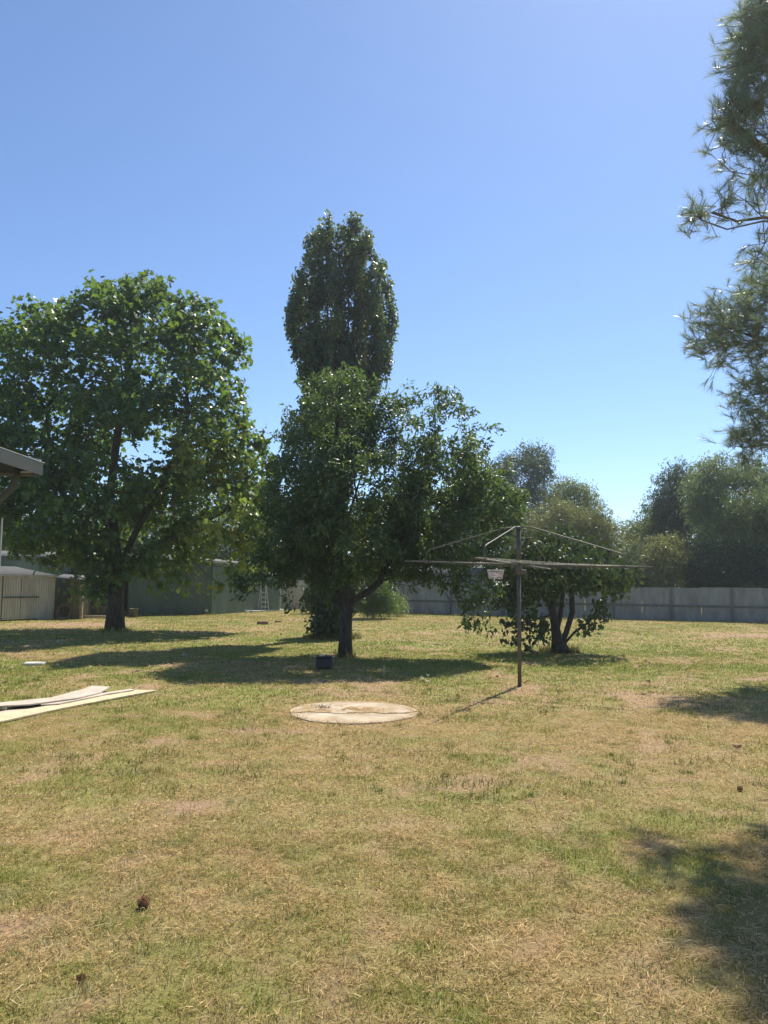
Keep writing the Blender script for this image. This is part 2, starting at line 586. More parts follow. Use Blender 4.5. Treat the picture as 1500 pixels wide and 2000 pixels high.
def foliage(name, parent, origin, centers, mat, tmpl, per, size, spread, up=0.7, outw=0.4, rnd=0.6, droop=0.2, crown_c=None, szvar=0.42,
            tint_fn=None, along=None, rng=None):
    rng = rng or R
    O = np.array(origin)
    n = len(centers) * per
    c = np.repeat(centers, per, axis=0)
    sp = np.array(spread) if not np.isscalar(spread) else np.array([spread] * 3)
    off = rng.normal(0, 1, (n, 3)); off = norm(off) * (rng.random((n, 1)) ** 0.6) * 1.6
    P = c + off * sp
    cc = crown_c if crown_c is not None else centers.mean(0)
    outd = norm(P - cc)
    Nn = np.array([0, 0, up]) + outd * outw + rng.normal(0, rnd, (n, 3))
    D = rng.normal(0, 1, (n, 3)) + outd * 0.6 + np.array([0, 0, -droop * 2])
    if along is not None: D = D * 0.5 + np.array(along)
    tint = np.clip(rng.beta(2, 2.2, n) * 0.8 + np.repeat(rng.normal(0.05, 0.12, len(centers)), per) + (0 if tint_fn is None else tint_fn(P, rng)), 0, 1)
    sc = size * (1 + rng.uniform(-szvar, szvar, n))
    tm = tmpl if isinstance(tmpl, list) else [tmpl]
    which = rng.integers(0, len(tm), n)
    Vs = []; Ts = []; Ti = []; b = 0
    for k, (tv, tf) in enumerate(tm):
        m_ = which == k
        if not m_.any(): continue
        V, T, t = stamp(tv, tf, P[m_] - O, D[m_], Nn[m_], sc[m_], tint[m_])
        Vs.append(V); Ts.append(T + b); Ti.append(t); b += len(V)
    V = np.vstack(Vs); T = np.vstack(Ts)
    o = link(name, np_mesh(name, V, T, mat, np.concatenate(Ti)), parent)
    return o


def plobe(px, py, rx, ry, Y, ry_m=None):
    """ellipsoid lobe given in photo pixels at distance Y"""
    c = dp(px, py, Y); k = Y / FPX
    return (tuple(c), (rx * k, (ry_m if ry_m is not None else (rx + ry) * 0.5 * k), ry * k))


def stuff(o): o['kind'] = 'stuff'; return o


# ------------------------------------------------------------------ ground
def lawn(x, y):
    """returns greenness 0..1, bareness 0..1, length factor"""
    d = y
    n1 = fbm(x, y, 0.35, 4, 3.1); n2 = fbm(x, y, 1.5, 4, 11.7); n3 = fbm(x, y, 5.0, 3, 40.2)
    n4 = fbm(x, y, 0.9, 3, 71.0)
    g = 0.34 + 0.5 * (n1 - 0.5) + 0.75 * (n2 - 0.5) + 0.85 * (n3 - 0.5) + 0.14 * sstep(y, 8, 13)
    g += 0.5 * np.exp(-((y - 15.8 - 0.1 * x) / 2.8) ** 2) * sstep(fbm(x, y * 3, 0.25, 3, 5.5), .3, .62)
    g += 0.22 * np.exp(-((y - 20.5) / 2.5) ** 2) * (x < 4)
    g += 0.25 * sstep(-x, -0.5, 3.5) * sstep(y, 5.5, 7.5) * sstep(-y, -12.5, -10)
    g += 0.12 * sstep(-y, -3.6, -2.8) + 0.10 * sstep(y, 17, 22)
    cpx = gp(690, 1392)
    rr = np.hypot(x - cpx.x, (y - cpx.y))
    g -= 0.5 * np.exp(-((rr - 0.8) / 0.45) ** 2)
    pp = gp(1015, 1340)
    g -= 0.4 * np.exp(-(np.hypot(x - pp.x, y - pp.y) / 0.5) ** 2)
    bare = sstep(fbm(x, y, 1.4, 5, 90.0), 0.57, 0.76) * 0.75
    bare += 0.55 * sstep(fbm(x, y, 5.5, 4, 120.0), 0.58, 0.74)
    # worn earth in front of the lean-to and at the right hand fence
    e1 = gp(140, 1220); e2 = gp(1480, 1243)
    bare += 1.3 * np.exp(-((x - e1.x) / 2.2) ** 2 - ((y - e1.y) / 1.6) ** 2)
    bare += 1.0 * np.exp(-((x - e2.x) / 2.4) ** 2 - ((y - e2.y) / 1.2) ** 2)
    tr = gp(672, 1280)
    bare += 0.6 * np.exp(-(np.hypot(x - tr.x, y - tr.y) / 0.9) ** 2)
    g = g - 0.3 * bare
    return np.clip(g, 0, 1), np.clip(bare, 0, 1), 0.7 + 0.6 * n4


GREEN = np.array((0.18, 0.24, 0.035)); OLIVE = np.array((0.36, 0.30, 0.085)); STRAW = np.array((0.70, 0.50, 0.235))
SOIL = np.array((0.42, 0.275, 0.17)); THATCH = np.array((0.36, 0.27, 0.115))


def height(x, y):
    return 0.05 * (fbm(x, y, 0.22, 3, 8.0) - 0.5) * sstep(np.hypot(x, y), 2, 6)


# the sheets that lie flat need a level lawn under them: keep undulation small near them
def ground_z(x, y):
    cpx = gp(690, 1392)
    k = 1 - np.exp(-(np.hypot(x - cpx.x, y - cpx.y) / 1.6) ** 2)
    k2 = 1 - np.exp(-(np.hypot((x + 4.3) / 2.2, (y - 10.7) / 1.5)) ** 2)
    return height(x, y) * k * k2


def axis(near, step, far, n):
    a = np.arange(0, near, step)
    t = np.linspace(0, 1, n)[1:]
    b = near + (far - near) * (np.exp(5.5 * t) - 1) / (np.exp(5.5) - 1)
    return np.concatenate([a, [near], b])


ax = axis(12, 0.16, 300, 30); ax = np.concatenate([-ax[::-1][:-1], ax])
ay = np.concatenate([-axis(0.5, 0.3, 60, 12)[::-1][:-1], axis(30, 0.16, 300, 36)])
X, Y = np.meshgrid(ax, ay, indexing='ij')
G, B, _l = lawn(X, Y)
Z = ground_z(X, Y) * (np.hypot(X, Y) < 60)
base = THATCH[None, None] * (1 - G[..., None]) + (THATCH * 0.35 + GREEN * 0.75)[None, None] * G[..., None]
base = base * (1 - B[..., None]) + SOIL[None, None] * B[..., None]
far_ = sstep(np.hypot(X, Y), 14, 34)[..., None]
lit_blades = (STRAW * 0.62)[None, None] * (1 - G[..., None]) + (GREEN * 1.25 + 0.02)[None, None] * G[..., None]
base = base * (1 - far_ * 0.75 * (1 - B[..., None])) + lit_blades * far_ * 0.75 * (1 - B[..., None])
nx, ny = X.shape
V = np.stack([X, Y, Z], -1).reshape(-1, 3)
idx = np.arange(nx * ny).reshape(nx, ny)
a, b, c, d = idx[:-1, :-1].ravel(), idx[1:, :-1].ravel(), idx[1:, 1:].ravel(), idx[:-1, 1:].ravel()
T = np.concatenate([np.stack([a, b, c], 1), np.stack([a, c, d], 1)])
props(link('ground', np_mesh('ground', V, T, M['ground'], col=base.reshape(-1, 3), smooth=True)), kind='structure')

# ------------------------------------------------------------------ grass blades
KEEP_OUT = []       # filled with (fn) masks: True where no grass grows


def make_grass():
    zones = [(2.2, 5.2, 12500, 2), (5.2, 10, 5600, 1), (10, 19, 1500, 1), (19, 44, 430, 1)]
    Vs = []; Ts = []; Cs = []; base_i = 0
    for (d0, d1, dens, segs) in zones:
        wmax = 0.5 * d1 * 1.12 + 1.0
        n = int(2 * wmax * (d1 - d0) * dens)
        x = R.uniform(-wmax, wmax, n); y = R.uniform(d0, d1, n)
        ok = np.abs(x) < 0.5 * y * 1.12 + 1.0
        x, y = x[ok], y[ok]
        g, bare, ln = lawn(x, y)
        tuft = fbm(x, y, 9.0, 2, 200.0)
        ok = R.random(len(x)) > bare * 0.72
        ok &= R.random(len(x)) < 0.35 + 1.2 * sstep(tuft, 0.3, 0.62)
        for fn in KEEP_OUT:
            ok &= ~fn(x, y)
        x, y, g, bare, ln, tuft = [q[ok] for q in (x, y, g, bare, ln, tuft)]
        n = len(x)
        gm = np.clip(g + R.normal(0, .22, n), 0, 1)
        green = gm > 0.5
        lying = (~green) & (R.random(n) < 0.42)
        zi = [2.2, 5.2, 10, 19].index(d0)
        wide = (0.0015, 0.0027, 0.006, 0.0115)[zi]
        L = np.where(lying, R.uniform(.02, .052, n), R.uniform(.016, .042, n)) * ln * np.where(green, 1.15, 1.0)
        L *= (.92, 1.0, 1.15, 1.25)[zi]
        longer = R.random(n) < 0.004
        L = np.where(longer, L * 1.9, L)
        az = R.uniform(0, 2 * np.pi, n)
        tilt = np.where(lying, R.uniform(1.15, 1.5, n), np.abs(R.normal(0.55, .32, n)))
        dirh = np.stack([np.cos(az), np.sin(az), np.zeros(n)], 1)
        D = dirh * np.sin(tilt)[:, None] + np.array([0, 0, 1.0]) * np.cos(tilt)[:, None]
        perp = np.stack([-np.sin(az), np.cos(az), np.zeros(n)], 1)
        mixp = R.uniform(-1.2, 1.2, n)[:, None]
        perp = norm(perp + np.cross(D, perp) * mixp)
        w = wide * R.uniform(.6, 1.3, n)[:, None]
        z = ground_z(x, y) + np.where(lying, R.uniform(0.002, 0.02, n), -0.004)
        P = np.stack([x, y, z], 1)
        tip = P + D * L[:, None]
        bendv = dirh * (L * 0.28)[:, None] - np.array([0, 0, 1.0]) * (L * 0.10)[:, None]
        t = R.random(n)[:, None]
        gc = gm[:, None]
        col = np.where(gc > .66, GREEN * (0.75 + 0.6 * t) + OLIVE * 0.12,
                       np.where(gc > .36, OLIVE * (0.8 + 0.5 * t), STRAW * (0.62 + 0.62 * t)))
        brown = R.random(n) < 0.12
        col = np.where(brown[:, None], np.array((0.22, 0.14, 0.07)) * (0.7 + .6 * t), col)
        if segs == 2:
            mid = P + D * (L * .55)[:, None]
            tip = tip + bendv
            V = np.stack([P - perp * w, P + perp * w, mid - perp * w * .8, mid + perp * w * .8, tip], 1).reshape(-1, 3)
            T = (np.arange(n)[:, None, None] * 5 + np.array([(0, 1, 3), (0, 3, 2), (2, 3, 4)])[None]).reshape(-1, 3)
            Cc = np.repeat(col, 5, axis=0)
        else:
            V = np.stack([P - perp * w, P + perp * w, tip + bendv * .4], 1).reshape(-1, 3)
            T = np.arange(n * 3).reshape(-1, 3)
            Cc = np.repeat(col, 3, axis=0)
        Vs.append(V); Ts.append(T + base_i); Cs.append(Cc); base_i += len(V)
    # loose straw stalks lying on the lawn
    n = 1000
    y = 2.4 + 9 * R.random(n) ** 1.5; x = R.uniform(-.62, .62, n) * (y + 1)
    ok = np.ones(n, bool)
    for fn in KEEP_OUT: ok &= ~fn(x, y)
    x, y = x[ok], y[ok]; n = len(x)
    az = R.uniform(0, 2 * np.pi, n); L = R.uniform(.05, .15, n)
    P = np.stack([x, y, ground_z(x, y) + R.uniform(.012, .035, n)], 1)
    dh = np.stack([np.cos(az), np.sin(az), R.normal(0, .12, n)], 1)
    pr = np.stack([-np.sin(az), np.cos(az), R.normal(0, .3, n)], 1) * R.uniform(.0006, .0016, n)[:, None]
    mid = P + dh * (L * .5)[:, None] + pr * R.normal(0, 6, n)[:, None]
    tip = P + dh * L[:, None]
    V = np.stack([P - pr, P + pr, mid - pr, mid + pr, tip], 1).reshape(-1, 3)
    T = (np.arange(n)[:, None, None] * 5 + np.array([(0, 1, 3), (0, 3, 2), (2, 3, 4)])[None]).reshape(-1, 3)
    Vs.append(V); Ts.append(T + base_i)
    Cs.append(np.repeat(np.array((0.62, 0.50, 0.30)) * R.uniform(.7, 1.15, n)[:, None], 5, axis=0))
    # coarser tufts and flat weeds of differing greens
    for (cnt, y0, y1, hh, ww, cols) in ((330, 2.5, 8, .055, .0017, (GREEN * .62, GREEN * .9, np.array((.30, .31, .17)))), (420, 6, 22, .06, .004, (GREEN * .6, GREEN * .85, OLIVE * .8)), (150, 2.5, 9, .05, .0013, (np.array((.60, .52, .36)), np.array((.34, .24, .15)), STRAW))):
        cy = y0 + (y1 - y0) * R.random(cnt) ** 1.2; cx = R.uniform(-.62, .62, cnt) * (cy + .6)
        k = 46
        rad = np.repeat(R.uniform(.02, .13, cnt), k)
        x = np.repeat(cx, k) + R.normal(0, 1, cnt * k) * rad; y = np.repeat(cy, k) + R.normal(0, 1, cnt * k) * rad
        ok = np.ones(len(x), bool)
        for fn in KEEP_OUT: ok &= ~fn(x, y)
        ci = np.repeat(R.integers(0, 3, cnt), k)
        x, y, rad, ci = x[ok], y[ok], rad[ok], ci[ok]; n = len(x)
        az = R.uniform(0, 6.28, n); tl = R.uniform(.2, 1.15, n); L = R.uniform(.4, 1.2, n) * hh * (.6 + rad * 6)
        D = np.stack([np.cos(az) * np.sin(tl), np.sin(az) * np.sin(tl), np.cos(tl)], 1)
        pr = np.stack([-np.sin(az), np.cos(az), np.zeros(n)], 1) * ww
        P = np.stack([x, y, ground_z(x, y)], 1)
        V = np.stack([P - pr, P + pr, P + D * L[:, None]], 1).reshape(-1, 3)
        Vs.append(V); base_i = sum(len(v) for v in Vs[:-1]); Ts.append(np.arange(3 * n).reshape(-1, 3) + base_i)
        Cs.append(np.repeat(np.array(cols)[ci] * R.uniform(.75, 1.2, n)[:, None], 3, axis=0))
    me = np_mesh('grass', np.vstack(Vs), np.vstack(Ts), M['grass'], col=np.vstack(Cs))
    props(link('grass', me), 'short mown lawn grass, part green and part dried to straw', 'grass', kind='stuff')


# ------------------------------------------------------------------ ribbed steel sheets
def rib_sheet(p0, p1, z0, z1, mat, parent, out, rib=0.1, depth=0.018, sheet=0.8, name='wall_sheet', ztop1=None):
    """vertical ribbed sheets from p0 to p1 (local xy), each sheet a mesh of its own; out = unit normal (xy) the ribs stand towards"""
    p0 = Vector((p0[0], p0[1])); p1 = Vector((p1[0], p1[1])); d = p1 - p0; L_ = d.length; d.normalize()
    o = Vector(out)
    ns = max(1, round(L_ / sheet)); w = L_ / ns
    res = []
    for s_ in range(ns):
        m = MB(); vs = []
        nr = max(2, round(w / rib)); a = s_ * w; rw = w / nr
        prof = []
        for k in range(nr):
            b0 = a + k * rw
            prof += [(b0, 0), (b0 + rw * .66, 0), (b0 + rw * .74, depth), (b0 + rw * .90, depth)]
        prof.append((a + w, 0))
        jit = random.uniform(0, .004)
        for (t, h) in prof:
            q = p0 + d * t + o * (h + jit)
            zt = z1 if ztop1 is None else z1 + (ztop1 - z1) * t / L_
            vs += [(q.x, q.y, z0), (q.x, q.y, zt)]
        fs = [(2 * i, 2 * i + 2, 2 * i + 3, 2 * i + 1) for i in range(len(prof) - 1)]
        m.add(vs, fs)
        # a back skin so that the sheet is not paper thin
        n0 = len(prof)
        bk = [(v[0] - o.x * .006, v[1] - o.y * .006, v[2]) for v in (vs[0], vs[1], vs[-2], vs[-1])]
        m.add(bk, [(0, 1, 3, 2)])
        ob = m.build(name, mat, parent)
        if depth < 0:      # grooves coloured dark to stand for the shade inside them
            ob.data.materials.append(M['groove_shade'])
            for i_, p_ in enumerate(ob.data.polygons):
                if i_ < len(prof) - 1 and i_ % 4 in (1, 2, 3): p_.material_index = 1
        res.append(ob)
    return res


def rib_roof(c00, c10, c11, c01, mat, parent, rib=0.1, depth=0.035, sheets=3, name='roof_sheet'):
    """corrugated roof over the quad c00 (eave start) c10 (eave end) c11 c01 (ridge), ribs run eave to ridge"""
    c00, c10, c11, c01 = map(Vector, (c00, c10, c11, c01))
    Ld = (c10 - c00).length
    up = (c10 - c00).cross(c01 - c00).normalized()
    if up.z < 0: up = -up
    for s_ in range(sheets):
        u0, u1 = s_ / sheets, (s_ + 1) / sheets
        n = max(6, int(Ld * (u1 - u0) / rib) * 4)
        n = min(n, 160)
        vs = []
        for i in range(n + 1):
            u = u0 + (u1 - u0) * i / n
            h = depth * 0.5 * (1 + math.sin(i * math.pi / 2)) + random.uniform(0, .001)
            a_ = c00.lerp(c10, u) + up * h; b_ = c01.lerp(c11, u) + up * h
            vs += [a_, b_, a_ - up * .008, b_ - up * .008]
        fs = []
        for i in range(n):
            k = 4 * i
            fs += [(k, k + 4, k + 5, k + 1), (k + 2, k + 3, k + 7, k + 6), (k, k + 2, k + 6, k + 4)]
        MB().add(vs, fs).build(name, mat, parent, True)


# ================================================================== STRUCTURES
# ------------------------------------------------------------------ boundary fence
def make_fence():
    A = gp(780, 1198); Bp = gp(1500, 1217.5)
    dirv = (Bp - A).normalized()
    o0 = A
    cols = [600, 695, 787, 881, 982, 1089, 1199, 1312, 1431, 1557, 1692, 1838, 1995]
    ts = []
    for px in cols:
        r = ray(px, 1200); r = Vector((r.x, r.y)) 
        # intersect camera ray (plan) with fence line
        det = r.x * (-dirv.y) - r.y * (-dirv.x)
        # r*s = A + dirv*t
        s = (A.x * (-dirv.y) - A.y * (-dirv.x)) / det
        P = r * s
        ts.append((P - Vector((A.x, A.y))).dot(Vector((dirv.x, dirv.y))))
    nrm = Vector((dirv.y, -dirv.x, 0))       # towards the camera
    if nrm.y > 0: nrm = -nrm
    q = Matrix((dirv, nrm.cross(dirv) * -1 if False else Vector((-dirv.y, dirv.x, 0)), Vector((0, 0, 1)))).transposed()
    f = empty('boundary_fence', A, 'long low grey sheet fence with rails and posts along the back of the lawn', 'fence')
    H = 1.55
    def loc(t, off, z): return dirv * t + nrm * off + Vector((0, 0, z))
    pm = None
    for i, t in enumerate(ts):
        if pm is None:
            pm = MB().box((0, 0, H / 2), (0.085, 0.07, H + .02), None, .008).mesh('post', M['fence_post'])
        o = link('post', pm, f); o.location = loc(t, 0.06, 0); o.rotation_euler = (0, random.uniform(-.008, .008), math.atan2(dirv.y, dirv.x))
    for i in range(len(ts) - 1):
        t0, t1 = ts[i], ts[i + 1]; L_ = t1 - t0
        MB().box((0, 0, 0), (L_ - .09, .05, .10), None, .006).build('top_rail', M['fence_rail'], f)
        o = f.children[-1]; o.location = loc((t0 + t1) / 2, .045, H - .05 + random.uniform(-.006, .006)); o.rotation_euler = (0, random.uniform(-.004, .004), math.atan2(dirv.y, dirv.x))
        MB().box((0, 0, 0), (L_ - .09, .05, .085), None, .006).build('middle_rail', M['fence_rail'], f)
        o = f.children[-1]; o.location = loc((t0 + t1) / 2, .045, 0.70 + random.uniform(-.012, .012)); o.rotation_euler = (0, random.uniform(-.004, .004), math.atan2(dirv.y, dirv.x))
        for k in range(2):
            w = L_ / 2
            m = MB(); vs = []; n = 24
            for j in range(n + 1):
                u = -w / 2 + (w - .012) * j / n
                h = 0.006 * math.sin(j * math.pi / 2)
                vs += [(u, h - .004, .02), (u, h - .004, H), (u, h + .004, .02), (u, h + .004, H)]
            fs = []
            for j in range(n):
                b_ = 4 * j
                fs += [(b_, b_ + 4, b_ + 5, b_ + 1), (b_ + 2, b_ + 3, b_ + 7, b_ + 6), (b_ + 1, b_ + 5, b_ + 7, b_ + 3)]
            m.add(vs, fs)
            o = m.build('fence_sheet', M['fence'], f)
            o.location = loc(t0 + w * (k + .5), random.uniform(-.008, .006), random.uniform(-.02, .01)); o.rotation_euler = (0, 0, math.atan2(dirv.y, dirv.x) + random.uniform(-.003, .003))
    return A, dirv, nrm


FA, FD, FN = make_fence()


# ------------------------------------------------------------------ garden shed (far left)
def make_garden_shed():
    p1 = gp(105, 1209); p0 = gp(-75, 1217)
    f = empty('garden_shed', (p0 + p1) / 2, 'small cream ribbed garden shed with barred double doors and a pale sloping roof', 'shed')
    c = (p0 + p1) / 2
    d = (p1 - p0).normalized(); L_ = (p1 - p0).length; nrm = Vector((d.y, -d.x, 0)); back = -nrm
    a = p0 - c; b = p1 - c
    H = 1.82; D = 2.3
    def px2t(px):
        r = ray(px, 1210)
        det = r.x * (-d.y) + r.y * d.x
        s = (p0.x * (-d.y) + p0.y * d.x) / det
        return (Vector((r.x, r.y)) * s - Vector((p0.x, p0.y))).dot(Vector((d.x, d.y)))
    tl, tm_, tr = px2t(2), px2t(38), px2t(73)
    def at(t, off=0.0): return a + d * t + nrm * off
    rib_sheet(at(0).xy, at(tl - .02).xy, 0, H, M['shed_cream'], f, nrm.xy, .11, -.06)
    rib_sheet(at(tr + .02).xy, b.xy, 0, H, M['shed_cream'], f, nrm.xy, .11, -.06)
    for (u0, u1) in ((tl, tm_ - .012), (tm_ + .012, tr)):
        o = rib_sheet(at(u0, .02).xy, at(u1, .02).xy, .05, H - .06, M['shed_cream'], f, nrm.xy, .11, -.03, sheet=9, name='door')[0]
        q = Matrix((d, back, Vector((0, 0, 1)))).transposed()
        for zz in (.08, H - .09):
            MB().box(at((u0 + u1) / 2, .045) + Vector((0, 0, zz)), (u1 - u0 - .02, .012, .045), q).build('door_frame', M['shed_cream'], o)
    q = Matrix((d, back, Vector((0, 0, 1)))).transposed()
    m = MB()
    m.box(at((tl + tr) / 2, .06) + Vector((0, 0, 0.93)), (tr - tl - .05, .025, .05), q)
    o = m.build('latch_bar', M['latch'], f)
    MB().box(at(tm_, .085) + Vector((0, 0, .93)), (.16, .03, .09), q, .005).build('bolt', M['latch'], f)
    # sides, back, roof
    pk = back * D
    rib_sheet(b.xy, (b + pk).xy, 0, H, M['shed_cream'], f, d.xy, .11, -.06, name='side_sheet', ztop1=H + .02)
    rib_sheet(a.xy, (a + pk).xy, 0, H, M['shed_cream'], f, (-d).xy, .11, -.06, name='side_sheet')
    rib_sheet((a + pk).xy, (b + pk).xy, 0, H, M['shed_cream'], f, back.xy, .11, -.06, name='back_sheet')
    e = .06
    mid = D * .5
    rz = H + .34
    q0 = a + nrm * e + Vector((0, 0, H)); q1 = b + nrm * e + Vector((0, 0, H))
    hip = 1.05                                     # the ridge is shorter than the eave: pale hip sheet at the right end
    r0 = a + back * mid + Vector((0, 0, rz)); r1 = b - d * hip + back * mid + Vector((0, 0, rz))
    rib_roof(q0, q1, r1, r0, M['zinc'], f, .11, .022, 3)
    MB().add([b + nrm * e + d * .03 + Vector((0, 0, H + .01)), b + pk + d * .03 + Vector((0, 0, H + .01)), r1 + Vector((0, 0, .012))], [(0, 1, 2)]).build('hip_sheet', M['white'], f)
    rib_roof(a + pk + Vector((0, 0, H)), b + pk + Vector((0, 0, H)), r1, r0, M['zinc'], f, .11, .022, 3)
    MB().bar(q0 + Vector((0, 0, -.03)), q1 + Vector((0, 0, -.03)), .03, .06).build('eave_trim', M['shed_cream'], f)


make_garden_shed()


# ------------------------------------------------------------------ long green shed behind the plane tree
def make_green_shed():
    k = gp(412, 1201); w = gp(250, 1203)
    dl = (w - k).normalized()                       # along the front, to the left
    side = gp(505, 1194.5)
    ds = (side - k).normalized()
    f = empty('green_shed', k, 'long dark green ribbed steel shed behind the plane tree, with a paler right wall', 'shed')
    H = 2.62
    nf = Vector((dl.y, -dl.x, 0)); nf = nf if nf.y < 0 else -nf
    nsd = Vector((ds.y, -ds.x, 0)); nsd = nsd if nsd.x > 0 else -nsd
    Lf = (w - k).length
    rib_sheet((0, 0), (dl * Lf).xy, 0, H, M['shed_green'], f, nf.xy, .10, .02, .76)
    Ls = (side - k).length + 1.0
    rib_sheet((0, 0), (ds * Ls).xy, 0, H, M['shed_pale'], f, nsd.xy, .10, .02, .76, ztop1=H - .05)
    # open doorway, then a further stretch of wall to the left
    wopen = 2.6
    t2 = Lf + wopen; t3 = Lf + wopen + 6.5
    rib_sheet((dl * t2).xy, (dl * t3).xy, 0, H, M['shed_pale'], f, nf.xy, .10, .02, .76)
    bk = -nf * 5.0
    rib_sheet((bk + ds * 0).xy, (dl * t3 + bk).xy, 0, H + .3, M['shed_green'], f, (-nf).xy, .10, .02, 1.5, name='back_sheet')
    rib_sheet((dl * t3).xy, (dl * t3 + bk).xy, 0, H, M['shed_green'], f, dl.xy, .10, .02, 1.5, name='side_sheet')
    # roof
    ov = .14
    e0 = nf * ov + ds * 0 + Vector((0, 0, H + .02)); e1 = dl * t3 + nf * ov + Vector((0, 0, H + .02))
    rib_roof(e0, e1, dl * t3 + bk + Vector((0, 0, H + .42)), bk + Vector((0, 0, H + .42)), M['zinc'], f, .12, .03, 8)
    # roof wing over the paler wall
    rib_roof(nsd * ov + Vector((0, 0, H + .0)), ds * Ls + nsd * ov + Vector((0, 0, H - .05)), ds * Ls + bk * .3 - nsd * 2 + Vector((0, 0, H + .25)), -nsd * 2 + Vector((0, 0, H + .3)), M['zinc'], f, .12, .03, 3)
    MB().bar(e0 + Vector((0, 0, -.05)) , e1 + Vector((0, 0, -.05)), .03, .09).build('eave_flashing', M['zinc'], f)
    MB().bar(nsd * .03 + Vector((0, 0, H - .03)), ds * Ls + nsd * .03 + Vector((0, 0, H - .08)), .03, .08).build('eave_flashing', M['gutter'], f)
    MB().bar(Vector((nf.x * .03, nf.y * .03, 0)), Vector((nf.x * .03, nf.y * .03, H)), .05, .05).build('corner_trim', M['shed_green'], f)
    tr0 = dl * Lf + nf * .02
    MB().bar(tr0, tr0 + Vector((0, 0, H)), .08, .06).build('door_jamb', M['shed_green'], f)
    MB().bar(dl * t2 + nf * .02, dl * t2 + nf * .02 + Vector((0, 0, H)), .08, .06).build('door_jamb', M['shed_green'], f)
    MB().bar(tr0 + Vector((0, 0, H - .12)), dl * t2 + nf * .02 + Vector((0, 0, H - .12)), .05, .2).build('door_header', M['shed_green'], f)
    # small white tap box low on the wall
    t = dl * 0.25 + nf * .06 + Vector((0, 0, .22))
    o = MB().box(k + t, (.14, .05, .12), None, .01).build('meter_box', M['white'])
    props(o, 'tiny white box low on the green shed wall near its corner', 'meter box')
    return k, dl, nf


GK, GDL, GNF = make_green_shed()


# ------------------------------------------------------------------ lean-to and what stands in it
def make_lean_to():
    p = gp(158, 1209); q0 = gp(112, 1209)
    f = empty('lean_to', q0, 'open brown lean-to with a bare timber corner post beside the cream shed', 'lean-to')
    d = (p - q0).normalized(); L_ = (p - q0).length; nrm = Vector((d.y, -d.x, 0)); nrm = nrm if nrm.y < 0 else -nrm
    bk = -nrm * 2.2
    H = 1.72
    rib_sheet((bk - d * .3).xy, (bk + d * L_).xy, 0, H, M['brown'], f, nrm.xy, .12, .02, .9, name='back_sheet')
    rib_sheet((d * L_ * .52).xy, (d * (L_ - .07)).xy, 0, H - .05, M['brown'], f, nrm.xy, .12, .02, .5, name='front_sheet')
    rib_sheet((bk + d * L_).xy, (d * L_).xy, 0, H, M['brown'], f, d.xy, .12, .02, .9, name='side_sheet')
    m = MB().box(d * L_ + nrm * .05 + Vector((0, 0, .72)), (.13, .13, 1.5), None, .015); m.build('corner_post', M['timber'], f)
    rib_roof(nrm * .2 - d * .2 + Vector((0, 0, H + .02)), nrm * .2 + d * (L_ + .35) + Vector((0, 0, H - .1)), bk + d * (L_ + .35) + Vector((0, 0, H + .1)), bk - d * .2 + Vector((0, 0, H + .2)), M['zinc'], f, .11, .02, 2)
    # coil leaning inside, poles
    c = gp(122, 1209.5)
    ring = MB(); n = 28
    for s_ in range(4):
        pts = []
        for i in range(n + 1):
            a = 2 * math.pi * i / n
            pts.append((math.cos(a) * (.31 - .02 * s_), s_ * .028 + .1 * math.sin(a) * .5, .33 + math.sin(a) * (.31 - .02 * s_)))
        ring.tube(pts, .022, 6, False)
    o = ring.build('hose_coil', M['junk'])
    o.location = (c.x, c.y + .1, -.01)
    props(o, 'dusty brown hose coil leaning in the shade beside the cream shed', 'hose')
    for i, (px, lean, lab) in enumerate(((132, .22, 'thin pole leaning inside the brown lean-to, nearer the cream shed'), (140, .12, 'thin pole leaning inside the brown lean-to, nearer the timber post'))):
        b = gp(px - 4, 1208)
        o = MB().tube([(0, 0, 0), (lean, .45, 1.45)], .02, 6).build('leaning_pole', M['timber'])
        o.location = b + Vector((0, .15, 0)); props(o, lab, 'pole')


make_lean_to()


